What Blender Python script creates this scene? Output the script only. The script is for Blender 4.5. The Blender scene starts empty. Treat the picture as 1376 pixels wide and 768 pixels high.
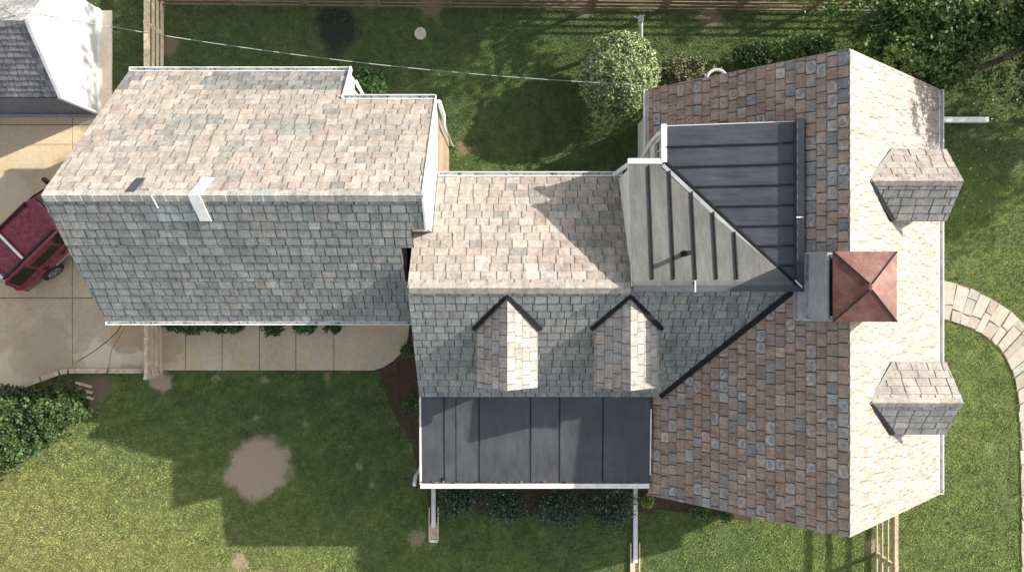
import bpy, math, random
import numpy as np
from mathutils import Vector, Matrix, noise
from math import radians as R, sin, cos, pi
rnd = random.Random(7)
nr = np.random.default_rng(11)
scn = bpy.context.scene
COL = scn.collection
CH = 23.0                      # camera height above the lawn
K = CH/24.4; HZ = CH-24.4
F = 963.0                      # focal length in photo pixels
def gp(px, py, z=0.0):         # place on the site plan at height z
    d = CH - z
    return ((px-688)*d/F, (384-py)*d/F)
SUN = Vector((1.86, 0.80, 1.0)).normalized()

# ---------------------------------------------------------------- materials
def mat(name, base=(.5,.5,.5), rough=.7, metal=0, spec=.5):
    m = bpy.data.materials.new(name); m.use_nodes = True
    b = m.node_tree.nodes['Principled BSDF']
    b.inputs['Base Color'].default_value = (*base, 1); b.inputs['Roughness'].default_value = rough
    b.inputs['Metallic'].default_value = metal; b.inputs['Specular IOR Level'].default_value = spec
    return m
class NT:
    def __init__(s, m): s.m = m; s.t = m.node_tree; s.b = s.t.nodes['Principled BSDF']
    def n(s, k, **kw):
        x = s.t.nodes.new(k)
        for a, v in kw.items(): setattr(x, a, v)
        return x
    def l(s, a, b): s.t.links.new(a, b)
    def pos(s, scale=(1,1,1), rot=(0,0,0)):
        g = s.n('ShaderNodeNewGeometry'); mp = s.n('ShaderNodeMapping')
        mp.inputs['Scale'].default_value = scale; mp.inputs['Rotation'].default_value = rot
        s.l(g.outputs['Position'], mp.inputs['Vector']); return mp.outputs[0]
    def noise(s, scale, detail=4, rough=.55, vec=None, dist=0):
        x = s.n('ShaderNodeTexNoise'); x.inputs['Scale'].default_value = scale
        x.inputs['Detail'].default_value = detail; x.inputs['Roughness'].default_value = rough; x.inputs['Distortion'].default_value = dist
        s.l(vec if vec is not None else s.pos(), x.inputs['Vector']); return x.outputs['Fac']
    def ramp(s, fac, stops):
        x = s.n('ShaderNodeValToRGB'); e = x.color_ramp.elements
        while len(e) < len(stops): e.new(.5)
        for q, (p, c) in zip(e, stops):
            q.position = p; q.color = (c, c, c, 1) if isinstance(c, (int, float)) else (*c, 1)
        s.l(fac, x.inputs[0]); return x.outputs[0]
    def mix(s, fac, a, b, mode='MIX'):
        x = s.n('ShaderNodeMix', data_type='RGBA', blend_type=mode)
        for v, i in ((fac, 0), (a, 6), (b, 7)):
            if isinstance(v, (int, float)): x.inputs[i].default_value = v if i == 0 else (v, v, v, 1)
            elif isinstance(v, tuple): x.inputs[i].default_value = (*v, 1)
            else: s.l(v, x.inputs[i])
        return x.outputs[2]
    def math(s, op, a, b=0, c=None):
        x = s.n('ShaderNodeMath', operation=op)
        for i, v in enumerate((a, b) if c is None else (a, b, c)):
            if isinstance(v, (int, float)): x.inputs[i].default_value = v
            else: s.l(v, x.inputs[i])
        return x.outputs[0]
    def bump(s, h, strength=.3, dist=.01):
        x = s.n('ShaderNodeBump'); x.inputs['Strength'].default_value = strength; x.inputs['Distance'].default_value = dist
        s.l(h, x.inputs['Height']); s.l(x.outputs[0], s.b.inputs['Normal'])
    def col(s, c): s.l(c, s.b.inputs['Base Color'])
    def rough(s, c): s.l(c, s.b.inputs['Roughness'])

def simple(name, base, rough=.7, metal=0, var=.25, sc=6, bump=.15, stretch=(1,1,1), spec=.5):
    m = mat(name, base, rough, metal, spec); n = NT(m)
    f = n.noise(sc, 6, .6, n.pos(stretch))
    f2 = n.noise(sc*.17, 3, .6)
    c = n.mix(1, base, n.ramp(f, [(.25, 1-var), (.75, 1+var*.6)]), 'MULTIPLY')
    c = n.mix(1, c, n.ramp(f2, [(.3, 1-var*.8), (.7, 1.05)]), 'MULTIPLY')
    n.col(c)
    if bump: n.bump(n.noise(sc*8, 5, .6, n.pos(stretch)), bump, .01)
    return m

# slates: colour per slate from the mesh, weathering from noise, water-mark halos from the slate's own coordinates
def slate_mat(name, lichen=.3, stain=.5, rough=.62, edge=.38, mean=(.22,.215,.20), blend=.35, run=(1,1,1)):
    m = mat(name, rough=rough, spec=.4); n = NT(m)
    a = n.n('ShaderNodeAttribute', attribute_name='Col')
    uv = n.n('ShaderNodeUVMap', uv_map='slate')
    f = n.noise(9, 10, .72, dist=.8)
    c = n.mix(n.math('MULTIPLY', n.ramp(n.noise(1.7, 6, .7), [(.35, .3), (.65, 1.5)]), blend), a.outputs['Color'], mean)
    c = n.mix(1, c, n.ramp(f, [(.28, .52), (.5, 1.0), (.74, 1.38)]), 'MULTIPLY')
    rn = n.noise(2.6, 8, .7, n.pos(run))                               # runs washed down the slope
    c = n.mix(1, c, n.ramp(rn, [(.32, .70), (.55, 1.0), (.72, 1.18)]), 'MULTIPLY')
    st = n.noise(3.2, 6, .7)                                           # lichen and bleaching
    c = n.mix(n.math('MULTIPLY', n.ramp(st, [(.5, 0), (.66, 1)]), lichen), c, (.40,.40,.375))
    dk = n.noise(1.1, 5, .65)
    c = n.mix(n.math('MULTIPLY', n.ramp(dk, [(.48, 0), (.68, 1)]), stain*.55), c, (.10,.105,.11))
    fine = n.noise(55, 3, .6)
    c = n.mix(.8, c, n.ramp(fine, [(.3, .78), (.7, 1.16)]), 'MULTIPLY')
    # halo
    sub = n.n('ShaderNodeVectorMath', operation='ADD'); n.l(uv.outputs[0], sub.inputs[0])
    nz = n.n('ShaderNodeTexNoise'); nz.inputs['Scale'].default_value = 4.5; nz.inputs['Detail'].default_value = 6; nz.inputs['Roughness'].default_value = .6; n.l(n.pos(), nz.inputs['Vector'])
    sc = n.n('ShaderNodeVectorMath', operation='SCALE'); sc.inputs['Scale'].default_value = 2.6
    s2 = n.n('ShaderNodeVectorMath', operation='SUBTRACT'); s2.inputs[1].default_value = (.5,.5,.5)
    n.l(nz.outputs['Color'], s2.inputs[0]); n.l(s2.outputs[0], sc.inputs[0]); n.l(sc.outputs[0], sub.inputs[1])
    ln = n.n('ShaderNodeVectorMath', operation='LENGTH'); n.l(sub.outputs[0], ln.inputs[0])
    ring = n.ramp(ln.outputs['Value'], [(.45, 0), (.60, 1), (.80, .9), (1.0, 0)])
    core = n.ramp(ln.outputs['Value'], [(.5, 1), (.62, 0)])
    al = n.math('MULTIPLY', a.outputs['Alpha'], n.ramp(n.noise(4.1, 5, .7), [(.40,.1),(.56,1)]))
    c = n.mix(n.math('MULTIPLY', n.math('MULTIPLY', core, al), .8), c, (.16,.20,.24))
    c = n.mix(n.math('MULTIPLY', n.math('MULTIPLY', ring, al), .7), c, (.42,.45,.46))
    sep = n.n('ShaderNodeSeparateXYZ'); n.l(uv.outputs[0], sep.inputs[0])          # dark joints: dirt, and shade lines under the butts painted in
    ex = n.ramp(n.math('ABSOLUTE', sep.outputs[0]), [(.86, 1), (.97, .55)]); ey = n.ramp(n.math('MULTIPLY_ADD', sep.outputs[1], -.5, .5), [(.90, 1), (.985, edge)])
    ey2 = n.ramp(n.math('MULTIPLY_ADD', sep.outputs[1], .5, .5), [(.93, 1), (.985, edge+.15)])
    c = n.mix(1, n.mix(1, n.mix(1, c, ex, 'MULTIPLY'), ey, 'MULTIPLY'), ey2, 'MULTIPLY')
    n.col(c)
    n.bump(n.noise(38, 7, .7, n.pos((1,1,1))), .45, .012)
    return m

M = {}
M['slate'] = slate_mat('slate_weathered', .26, .55, run=(2.2,.5,.5))
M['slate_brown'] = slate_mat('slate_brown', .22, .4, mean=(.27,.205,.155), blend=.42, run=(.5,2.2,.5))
M['slate_clean'] = slate_mat('slate_cream', .06, .10, edge=.88, mean=(.31,.268,.22), blend=.4, run=(.6,2,.6))
M['slate_pale'] = slate_mat('slate_pink', .3, .35, edge=.62, mean=(.33,.28,.235), blend=.26, run=(2.2,.6,.6))
M['slate_dark'] = slate_mat('slate_purple', .1, .4)
M['under'] = mat('roof_underlay', (.035,.035,.036), .9)
M['white'] = simple('white_paint', (.70,.70,.68), .5, var=.22, sc=4, bump=.05)
M['siding'] = simple('white_siding', (.72,.72,.70), .6, var=.1, sc=3, bump=.1)
M['render'] = simple('white_render', (.44,.445,.44), .8, var=.10, sc=2, bump=.25)
M['stone'] = simple('foundation_stone', (.20,.17,.14), .9, var=.5, sc=4, bump=.6)
M['cedar'] = simple('tan_cladding', (.34,.25,.17), .75, var=.35, sc=6, stretch=(4,4,.4))
M['black'] = simple('black_flashing', (.016,.016,.018), .75, var=.4, sc=9, spec=.15)
M['grey_flash'] = simple('grey_lead', (.34,.34,.35), .55, var=.25, sc=5)
def metal_mat(name, base, rough, streak=(.5,8,1), rr=.12):
    m = mat(name, base, rough, .0, .5); n = NT(m)
    f = n.noise(2.2, 6, .65, n.pos(streak)); g = n.noise(.9, 4, .6); sp = n.noise(30, 4, .7)
    c = n.mix(1, base, n.ramp(f, [(.3,.86),(.7,1.15)]), 'MULTIPLY')
    c = n.mix(1, c, n.ramp(g, [(.3,.75),(.7,1.25)]), 'MULTIPLY')
    c = n.mix(.35, c, n.ramp(sp, [(.3,.6),(.7,1.3)]), 'MULTIPLY')
    lg = n.noise(3.5, 8, .8, n.pos((.35,3.5,1)))
    c = n.mix(n.math('MULTIPLY', n.ramp(lg, [(.62,0),(.78,1)]), .4), c, (.3,.31,.32))
    n.col(c); n.rough(n.ramp(f, [(.3, rough-rr), (.7, rough+rr)]))
    n.bump(n.noise(1.1, 4, .55, n.pos(tuple(q**.5 for q in streak))), .6, .06)
    return m
M['metal_grey'] = metal_mat('grey_metal_roof', (.085,.087,.083), .6, (2.5,.5,1))
M['metal_dark'] = metal_mat('dark_shaded_metal_roof', (.040,.047,.056), .5, (.4,4,1))  # metal darkened: the west slope's shade is put into its colour
M['membrane'] = metal_mat('black_membrane_roof', (.046,.049,.054), .5, (2.5,.7,1))
M['seam'] = mat('seam_black', (.014,.014,.016), .75, spec=.15)
def copper():
    m = mat('aged_copper', (.3,.14,.1), .42, .35); n = NT(m)
    f = n.noise(2.6, 6, .65, dist=.6)
    c = n.ramp(f, [(.25,(.075,.022,.018)), (.45,(.12,.048,.036)), (.62,(.175,.085,.065)), (.8,(.09,.085,.08))])
    s = n.noise(20, 5, .7); c = n.mix(.5, c, n.ramp(s, [(.3,.7),(.7,1.25)]), 'MULTIPLY')
    n.col(c); n.bump(n.noise(4,3), .2, .02); return m
M['copper'] = copper()
def wood(name, base, base2):
    m = mat(name, base, .75); n = NT(m)
    f = n.noise(3, 6, .6, n.pos((3,3,1)))
    g = n.noise(14, 5, .6, n.pos((1,1,6)))
    c = n.mix(n.ramp(f, [(.35,0),(.65,1)]), base, base2)
    c = n.mix(.6, c, n.ramp(g, [(.3,.6),(.7,1.2)]), 'MULTIPLY')
    n.col(c); n.bump(g, .3, .01); return m
M['wood'] = wood('fence_timber', (.55,.44,.31), (.36,.25,.16))
M['wood_old'] = wood('old_fence_timber', (.20,.135,.085), (.15,.105,.075))
M['wood_pale'] = wood('pale_timber', (.62,.54,.42), (.50,.36,.22))
M['bark'] = wood('bark', (.12,.09,.065), (.07,.055,.04))
M['glass'] = mat('window_glass', (.02,.03,.035), .08)
def concrete(name, base, spots=()):
    m = mat(name, base, .85); n = NT(m)
    f = n.noise(1.1, 8, .68); g = n.noise(9, 7, .7); h = n.noise(.35, 4, .6); k = n.noise(60, 3, .7)
    c = n.mix(n.ramp(f, [(.35,0),(.68,1)]), base, tuple(x*y for x, y in zip(base, (1.1,.96,.78))))
    c = n.mix(.9, c, n.ramp(g, [(.25,.78),(.7,1.1)]), 'MULTIPLY')
    c = n.mix(.8, c, n.ramp(h, [(.35,.78),(.6,1.08)]), 'MULTIPLY')
    c = n.mix(.5, c, n.ramp(k, [(.3,.75),(.7,1.15)]), 'MULTIPLY')
    for (x, y, r, colr, st) in spots:                       # stains and worn, bleached places
        p = n.pos(); w = n.n('ShaderNodeTexNoise'); w.inputs['Scale'].default_value = 1.4; w.inputs['Detail'].default_value = 4; n.l(p, w.inputs['Vector'])
        s = n.n('ShaderNodeVectorMath', operation='SUBTRACT'); n.l(p, s.inputs[0]); s.inputs[1].default_value = (x, y, .05)
        o = n.n('ShaderNodeVectorMath', operation='MULTIPLY_ADD'); n.l(w.outputs['Color'], o.inputs[0]); o.inputs[1].default_value = (r*1.6,)*3; n.l(s.outputs[0], o.inputs[2])
        o2 = n.n('ShaderNodeVectorMath', operation='SUBTRACT'); n.l(o.outputs[0], o2.inputs[0]); o2.inputs[1].default_value = (r*.8, r*.8, r*.8)
        d = n.n('ShaderNodeVectorMath', operation='LENGTH'); n.l(o2.outputs[0], d.inputs[0])
        q = n.math('DIVIDE', d.outputs['Value'], r)
        c = n.mix(n.math('MULTIPLY', n.ramp(q, [(.82,1),(.98,0)]), st), c, colr)
    n.col(c); n.bump(g, .25, .01); return m

# ---------------------------------------------------------------- mesh collector
class MB:
    def __init__(s): s.v = []; s.f = []; s.m = []; s.c = []; s.uv = []
    def face(s, pts, mi=0, col=None, uv=None):
        i = len(s.v); s.v += [tuple(p) for p in pts]; s.f.append(tuple(range(i, i+len(pts)))); s.m.append(mi)
        s.c += [col or (.5,.5,.5,0)]*len(pts); s.uv += uv or [(0,0)]*len(pts)
    def quad(s, a, b, c, d, mi=0): s.face((a,b,c,d), mi)
    def box(s, c, size, rz=0, mi=0, mtx=None, taper=1):
        x, y, z = (q/2 for q in size)
        P = [Vector((sx*x*(taper if sz > 0 else 1), sy*y*(taper if sz > 0 else 1), sz*z)) for sz in (-1,1) for sx, sy in ((-1,-1),(1,-1),(1,1),(-1,1))]
        T = mtx if mtx is not None else Matrix.Translation(c) @ Matrix.Rotation(rz, 4, 'Z')
        P = [T @ p for p in P]
        for q in ((3,2,1,0),(4,5,6,7),(0,1,5,4),(1,2,6,5),(2,3,7,6),(3,0,4,7)): s.face([P[k] for k in q], mi)
    def bb(s, x0, y0, z0, x1, y1, z1, mi=0): s.box(((x0+x1)/2,(y0+y1)/2,(z0+z1)/2), (abs(x1-x0),abs(y1-y0),abs(z1-z0)), 0, mi)
    def beam(s, a, b, w, h, up=(0,0,1), mi=0):
        a = Vector(a); b = Vector(b); d = b-a; L = d.length; x = d.normalized()
        y = Vector(up).cross(x); 
        if y.length < 1e-4: y = Vector((0,1,0)).cross(x)
        y.normalize(); z = x.cross(y)
        T = Matrix((( x.x,y.x,z.x,(a.x+b.x)/2),(x.y,y.y,z.y,(a.y+b.y)/2),(x.z,y.z,z.z,(a.z+b.z)/2),(0,0,0,1)))
        s.box(None, (L, w, h), mtx=T, mi=mi)
    def tube(s, pts, r, n=8, mi=0, r2=None, cap=True):
        pts = [Vector(p) for p in pts]; rings = []
        for i, p in enumerate(pts):
            d = (pts[min(i+1,len(pts)-1)] - pts[max(i-1,0)]).normalized()
            u = d.cross(Vector((0,0,1)))
            if u.length < 1e-3: u = d.cross(Vector((0,1,0)))
            u.normalize(); w = d.cross(u)
            rr = r if r2 is None else r + (r2-r)*i/(len(pts)-1)
            rings.append([p + (u*cos(2*pi*k/n) + w*sin(2*pi*k/n))*rr for k in range(n)])
        for A, B in zip(rings, rings[1:]):
            for k in range(n): s.face((A[k], A[(k+1)%n], B[(k+1)%n], B[k]), mi)
        if cap: s.face(rings[0][::-1], mi); s.face(rings[-1], mi)
    def prism(s, poly, z0, z1, mi=0):
        lo = [(x,y,z0) for x,y in poly]; hi = [(x,y,z1) for x,y in poly]; k = len(poly)
        s.face(hi, mi); s.face(lo[::-1], mi)
        for i in range(k): s.face((lo[i], lo[(i+1)%k], hi[(i+1)%k], hi[i]), mi)
    def slab(s, pts, th, mi=0):                                  # any planar polygon thickened downwards
        lo = [(p[0],p[1],p[2]-th) for p in pts]; k = len(pts)
        s.face(pts, mi); s.face(lo[::-1], mi)
        for i in range(k): s.face((lo[i], lo[(i+1)%k], pts[(i+1)%k], pts[i]), mi)
    def build(s, name, mats, parent=None, smooth=False, attrs=False):
        me = bpy.data.meshes.new(name); me.from_pydata(s.v, [], s.f)
        for m in (mats if isinstance(mats, (list,tuple)) else [mats]): me.materials.append(m)
        me.polygons.foreach_set('material_index', s.m)
        if smooth: me.polygons.foreach_set('use_smooth', [True]*len(s.f))
        if attrs:
            ca = me.color_attributes.new('Col', 'FLOAT_COLOR', 'POINT'); ca.data.foreach_set('color', np.array(s.c, dtype=np.float32).ravel())
            uv = me.uv_layers.new(name='slate'); idx = np.zeros(len(me.loops), dtype=np.int32); me.loops.foreach_get('vertex_index', idx)
            uv.data.foreach_set('uv', np.array(s.uv, dtype=np.float32)[idx].ravel())
        me.update()
        o = bpy.data.objects.new(name, me); COL.objects.link(o)
        if parent: o.parent = parent; o.matrix_parent_inverse = Matrix.Translation(-parent.location) if not parent.get('_rot') else Matrix()
        return o
def tag(o, label=None, cat=None, group=None, kind=None):
    if label: o['label'] = label
    if cat: o['category'] = cat
    if group: o['group'] = group
    if kind: o['kind'] = kind
    return o
def thing(name, label, cat, loc=(0,0,0), group=None):
    o = bpy.data.objects.new(name, None); o.location = loc; o.empty_display_size = .3; COL.objects.link(o)
    return tag(o, label, cat, group)
def local_thing(name, label, cat, loc, rz, group=None):          # parts of this one are modelled in its own coordinates
    o = thing(name, label, cat, loc, group); o.rotation_euler.z = rz; return o
def lpart(mb, name, m, parent, **k):
    o = mb.build(name, m, None, **k); o.parent = parent; return o

# ---------------------------------------------------------------- slates
def clip(poly, cp):
    def area(p): return sum(p[i][0]*p[(i+1)%len(p)][1]-p[(i+1)%len(p)][0]*p[i][1] for i in range(len(p)))
    if area(cp) < 0: cp = cp[::-1]
    out = poly
    for i in range(len(cp)):
        a, b = cp[i], cp[(i+1)%len(cp)]; inp = out; out = []
        side = lambda p: (b[0]-a[0])*(p[1]-a[1]) - (b[1]-a[1])*(p[0]-a[0])
        for j in range(len(inp)):
            p, q = inp[j], inp[(j+1)%len(inp)]; sp, sq = side(p), side(q)
            if sp >= 0: out.append(p)
            if (sp >= 0) != (sq >= 0):
                t = sp/(sp-sq); out.append((p[0]+(q[0]-p[0])*t, p[1]+(q[1]-p[1])*t))
        if not out: return []
    return out
def slates(mb, O, U, D, poly, colfn, expo=.232, w=(.22,.36), th=.022, gap=.014, halo=0, seed=1):
    r = random.Random(seed); O = Vector(O); U = Vector(U).normalized(); D = Vector(D).normalized()
    N = U.cross(D); N = -N if N.z < 0 else N
    us = [p[0] for p in poly]; vs = [p[1] for p in poly]; umax, vmax = max(us), max(vs)
    v = 0; row = 0
    rows = int(math.ceil(vmax/expo))
    for row in range(rows):
        v0 = row*expo; v1 = v0+expo
        u = min(us) - r.random()*.3
        while u < umax:
            ww = r.uniform(*w); g = gap*r.uniform(.5,1.3); jb = r.uniform(-.010,.010); 
            sk = r.uniform(-.006,.006)
            rect = [(u+g/2, v0-.012), (u+ww-g/2, v0-.012), (u+ww-g/2+sk, v1+jb), (u+g/2+sk, v1+jb+r.uniform(-.006,.006))]
            pl = clip(rect, poly)
            if len(pl) >= 3:
                hb = th*r.uniform(.8,1.25); ht = .003; tilt = r.uniform(-.0035,.0035)
                cx, cy = u+ww/2, v0+expo/2
                H = lambda p: ht + (hb-ht)*max(0, min(1, (p[1]-v0)/expo)) + tilt*(p[0]-cx)/(ww/2)
                P = [O+U*p[0]+D*p[1]+N*H(p) for p in pl]
                ctr = O+U*cx+D*cy
                c = colfn(ctr, r); k = r.uniform(.86,1.14); al = r.uniform(.4,1) if r.random() < halo else 0
                c = (c[0]*k, c[1]*k, c[2]*k, al)
                ox, oy = r.uniform(-.2,.2), r.uniform(-.25,.2)
                uvl = [((p[0]-cx)/ww*2.0, (p[1]-cy)/expo*2.0) for p in pl]
                # orientation
                nn = (P[1]-P[0]).cross(P[2]-P[1])
                if nn.dot(N) < 0: P = P[::-1]; uvl = uvl[::-1]
                mb.face(P, 0, c, uvl)
                Q = [p - N*(.012+H2) for p, H2 in zip(P, [hb]*len(P))]
                dk_ = .75 if colfn in (c_east, c_cream) else .35; dc = (c[0]*dk_, c[1]*dk_, c[2]*dk_, 0)  # slate edge faces darkened: their shade is put into the colour
                for i in range(len(P)):
                    j = (i+1) % len(P); mb.face((P[i], Q[i], Q[j], P[j]), 0, dc)
            u += ww
def ridge_caps(mb, A, B, s1, s2, colfn, length=.28, width=.17, seed=3):
    r = random.Random(seed); A = Vector(A); B = Vector(B); X = (B-A).normalized(); L = (B-A).length
    s1 = Vector(s1).normalized(); s2 = Vector(s2).normalized(); t = 0
    while t < L-.05:
        e = min(t+length*r.uniform(.9,1.1), L)
        c = colfn(A+X*(t+.1), r); k = r.uniform(.88,1.12); c = (c[0]*k, c[1]*k, c[2]*k, 0)
        z0, z1 = .028, .045+r.uniform(-.004,.006); a = A+X*(t+.006); b = A+X*(e+.01)
        up = Vector((0,0,1))
        for s in (s1, s2):
            wd = width*r.uniform(.94,1.06)
            P = [a+up*z0, b+up*z1, b+s*wd+up*z1, a+s*wd+up*z0]
            n_ = (P[1]-P[0]).cross(P[2]-P[1])
            Q = [p-up*.025 for p in P]
            if n_.z < 0: P = P[::-1]; Q = Q[::-1]
            mb.face(P, 0, c)
            for i in range(4): j = (i+1)%4; mb.face((P[i],Q[i],Q[j],P[j]), 0, c)
        t = e
def pick(r, table):
    x = r.random()*sum(w for _, w in table)
    for c, w in table:
        x -= w
        if x <= 0: return c
    return table[-1][0]
def nz(p, s, o=0): return noise.noise(Vector(p)*s + Vector((o,o*1.7,o*.3)))
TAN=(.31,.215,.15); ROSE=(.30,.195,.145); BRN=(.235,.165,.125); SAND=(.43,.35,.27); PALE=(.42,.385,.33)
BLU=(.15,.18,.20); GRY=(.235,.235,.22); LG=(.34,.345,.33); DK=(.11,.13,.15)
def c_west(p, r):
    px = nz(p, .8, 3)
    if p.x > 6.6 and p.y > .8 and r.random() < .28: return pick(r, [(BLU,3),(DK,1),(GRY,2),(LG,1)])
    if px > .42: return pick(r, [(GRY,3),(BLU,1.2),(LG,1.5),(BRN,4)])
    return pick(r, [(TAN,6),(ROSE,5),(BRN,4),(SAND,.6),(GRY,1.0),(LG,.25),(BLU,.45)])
def c_east(p, r): return pick(r, [((.315,.272,.225),5),((.29,.25,.207),4),((.34,.30,.253),4),((.275,.24,.205),2),((.31,.29,.262),2)])  # pale palette with little variation
def c_north(p, r):
    q = nz(p, .55, 9)
    if q > .24 and r.random() < .55: return pick(r, [((.21,.215,.195),3),((.27,.255,.225),2)])
    if p.y > 5.2 and nz(p, .5, 20) > -.12: return pick(r, [((.11,.13,.135),3),((.19,.195,.185),2)])
    if p.x > .9 and p.y > .6 and nz(p, 1.6, 31) + .25*(p.x-1.6) > .05: return pick(r, [((.20,.19,.165),3),((.26,.235,.20),3),((.33,.30,.26),2),((.10,.11,.115),.6)])
    return pick(r, [((.33,.275,.23),6),((.355,.305,.258),5),((.30,.25,.212),2.5),((.38,.34,.295),3),((.33,.31,.28),1.2),((.20,.20,.19),.3)])
def c_south(p, r):
    if -8.5 < p.x < -7.15 and 1.45 < p.y: return pick(r, [((.27,.32,.335),3),((.33,.365,.37),1)])
    return pick(r, [((.205,.222,.215),6),((.185,.20,.196),5),((.235,.245,.232),4),((.15,.165,.17),1.6),((.26,.235,.205),1.0),((.29,.295,.28),.8)])
def c_purple(p, r): return pick(r, [((.13,.13,.165),5),((.17,.17,.2),4),((.21,.21,.235),2),((.10,.10,.12),3)])
def c_cream(p, r): return pick(r, [((.37,.335,.285),4),((.34,.305,.257),4),((.40,.37,.325),3)])  # cream palette for ridge caps and the dormers' east slopes

# ================================================================ THE HOUSE
house = thing('house', 'large rambling white house with weathered slate gables, dark metal roofs and a copper chimney cap', 'house')
def P_(mb, name, m, parent=None, label=None, **k):
    o = mb.build(name, m, parent or house, **k)
    if label: o['label'] = label
    return o
def roof_part(label): return None
XM, YN, YS, ZR, ZE = 7.62, 5.33, -5.65, 8.2, 4.9
XW, XE = 3.74, 11.6
# --- main gable roof
mb = MB()
for x, s in ((XW, 1), (XE, -1)):
    a = [(XM,YS,ZR),(XM,YN,ZR),(x,YN,ZE),(x,YS,ZE)]
    mb.slab(a if s > 0 else a[::-1], .10, 1)
dW = Vector((XW-XM, 0, ZE-ZR)); dE = Vector((XE-XM, 0, ZE-ZR)); LY = YN-YS
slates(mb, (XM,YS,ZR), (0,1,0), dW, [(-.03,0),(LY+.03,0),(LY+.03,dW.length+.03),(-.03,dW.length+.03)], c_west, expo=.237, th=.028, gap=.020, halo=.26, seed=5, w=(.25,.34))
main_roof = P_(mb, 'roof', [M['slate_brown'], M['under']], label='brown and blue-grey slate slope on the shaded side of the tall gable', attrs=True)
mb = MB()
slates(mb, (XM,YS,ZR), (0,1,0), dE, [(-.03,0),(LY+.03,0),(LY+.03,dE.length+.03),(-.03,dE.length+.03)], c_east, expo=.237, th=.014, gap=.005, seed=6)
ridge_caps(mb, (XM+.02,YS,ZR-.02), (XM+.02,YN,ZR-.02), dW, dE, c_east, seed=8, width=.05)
P_(mb, 'roof', [M['slate_clean'], M['under']], label='pale sunlit slate slope carrying two gabled dormers', attrs=True)
# --- west wing (long gable)
RY, RZ = 2.04, 8.2; WX0, WX1 = -10.63, -2.02
SY, SZ = -.90, 5.63; NY1, NZ1 = 4.92, 5.45; NY2, NZ2 = 5.95, 4.47; NX = -4.5
dS = Vector((0, SY-RY, SZ-RZ)); dN = Vector((0, NY1-RY, NZ1-RZ))
mb = MB()
LS = dS.length
def sv(Y): return (RY-Y)/(RY-SY)*LS
def sp(X, Y): return (X, Y, RZ+(SZ-RZ)*(RY-Y)/(RY-SY))
xs = WX0
cuts = [(-2.66, RY, SY), ]
mb.slab([sp(WX0,RY), sp(WX0,SY), sp(-2.66,SY), sp(-2.66,RY)], .10, 1)
mb.slab([sp(-2.66,RY), sp(-2.66,1.33), sp(WX1,1.33), sp(WX1,RY)], .10, 1)
mb.slab([sp(-2.66,.12), sp(-2.66,SY), sp(-2.3,SY), sp(-2.3,.12)], .10, 1)
mb.slab([sp(-2.66,1.33), sp(-2.66,.92), sp(-2.36,.92), sp(-2.36,1.33)], .10, 1)
slates(mb, (WX0,RY,RZ), (1,0,0), dS, [(-.03,0),(WX1-.02-WX0,0),(WX1-.02-WX0,sv(1.33)),(-.03,sv(1.33))], c_south, th=.015, gap=.018, seed=21, expo=sv(1.33)/4)
E4 = sv(1.33)/4
def shift(Y0, Y1, x0, x1, sd):
    slates(mb, sp(x0,Y0), (1,0,0), dS, [(-.0,0),(x1-x0,0),(x1-x0,sv(Y1)-sv(Y0)),(0,sv(Y1)-sv(Y0))], c_south, th=.015, gap=.018, seed=sd, expo=E4)
shift(1.33, .92, WX0-.03, -2.38, 22); shift(.92, .12, WX0-.03, -2.66, 23); shift(.12, SY-.03, WX0-.03, -2.3, 24)
P_(mb, 'roof', [M['slate'], M['under']], label='blue-grey slate slope facing the concrete walk', attrs=True)
mb = MB()
pn = lambda X, Y: (X, Y, RZ-(Y-RY)*(RZ-NZ1)/(NY1-RY))
mb.slab([pn(WX0,RY), pn(WX1,RY), pn(WX1,NY1), pn(NX,NY1), pn(NX,NY2), pn(WX0,NY2)], .10, 1)
kN = dN.length/(NY1-RY)
slates(mb, (WX0,RY,RZ), (1,0,0), dN, [(-.03,0),(WX1-WX0-.02,0),(WX1-WX0-.02,dN.length+.02),(-.03,dN.length+.02)], c_north, th=.018, gap=.012, seed=31, w=(.28,.50), expo=dN.length/17)
slates(mb, pn(WX0,NY1), (1,0,0), dN, [(-.03,.0),(NX-WX0,.0),(NX-WX0,(NY2-NY1)*kN+.02),(-.03,(NY2-NY1)*kN+.02)], c_north, th=.018, gap=.012, seed=32, w=(.28,.50), expo=dN.length/17)
ridge_caps(mb, (WX0,RY,RZ), (WX1,RY,RZ), dS, dN, lambda p, r: pick(r, [((.36,.35,.32),2),((.42,.40,.36),2),((.28,.30,.30),1)]), seed=33)
P_(mb, 'roof', [M['slate_pale'], M['under']], label='sunlit pinkish slate slope with a stepped lower edge', attrs=True)
# --- middle wing
MX0, MX1 = -2.45, 6.9; MR = 7.4; MYS, MYN = -2.96, 2.93
mz = lambda Y: MR - .756*abs(Y+.05)
mb = MB()
dMS = Vector((0, MYS+.05, mz(MYS)-MR)); dMN = Vector((0, MYN+.05, mz(MYN)-MR))
mb.slab([(MX0,-.05,MR),(MX0,MYS,mz(MYS)),(MX1,MYS,mz(MYS)),(MX1,-.05,MR)], .10, 1)
slates(mb, (MX0,-.05,MR), (1,0,0), dMS, [(-.03,0),(MX1-MX0,0),(MX1-MX0,dMS.length),(-.03,dMS.length)], c_south, th=.014, gap=.018, seed=41)
P_(mb, 'roof', [M['slate'], M['under']], label='grey slate slope carrying the two narrow dormers above the flat black roof', attrs=True)
mb = MB()
mb.slab([(MX0,-.05,MR),(3.4,-.05,MR),(3.4,1.33,mz(1.33)),(MX0,1.33,mz(1.33))], .10, 1)
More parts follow.
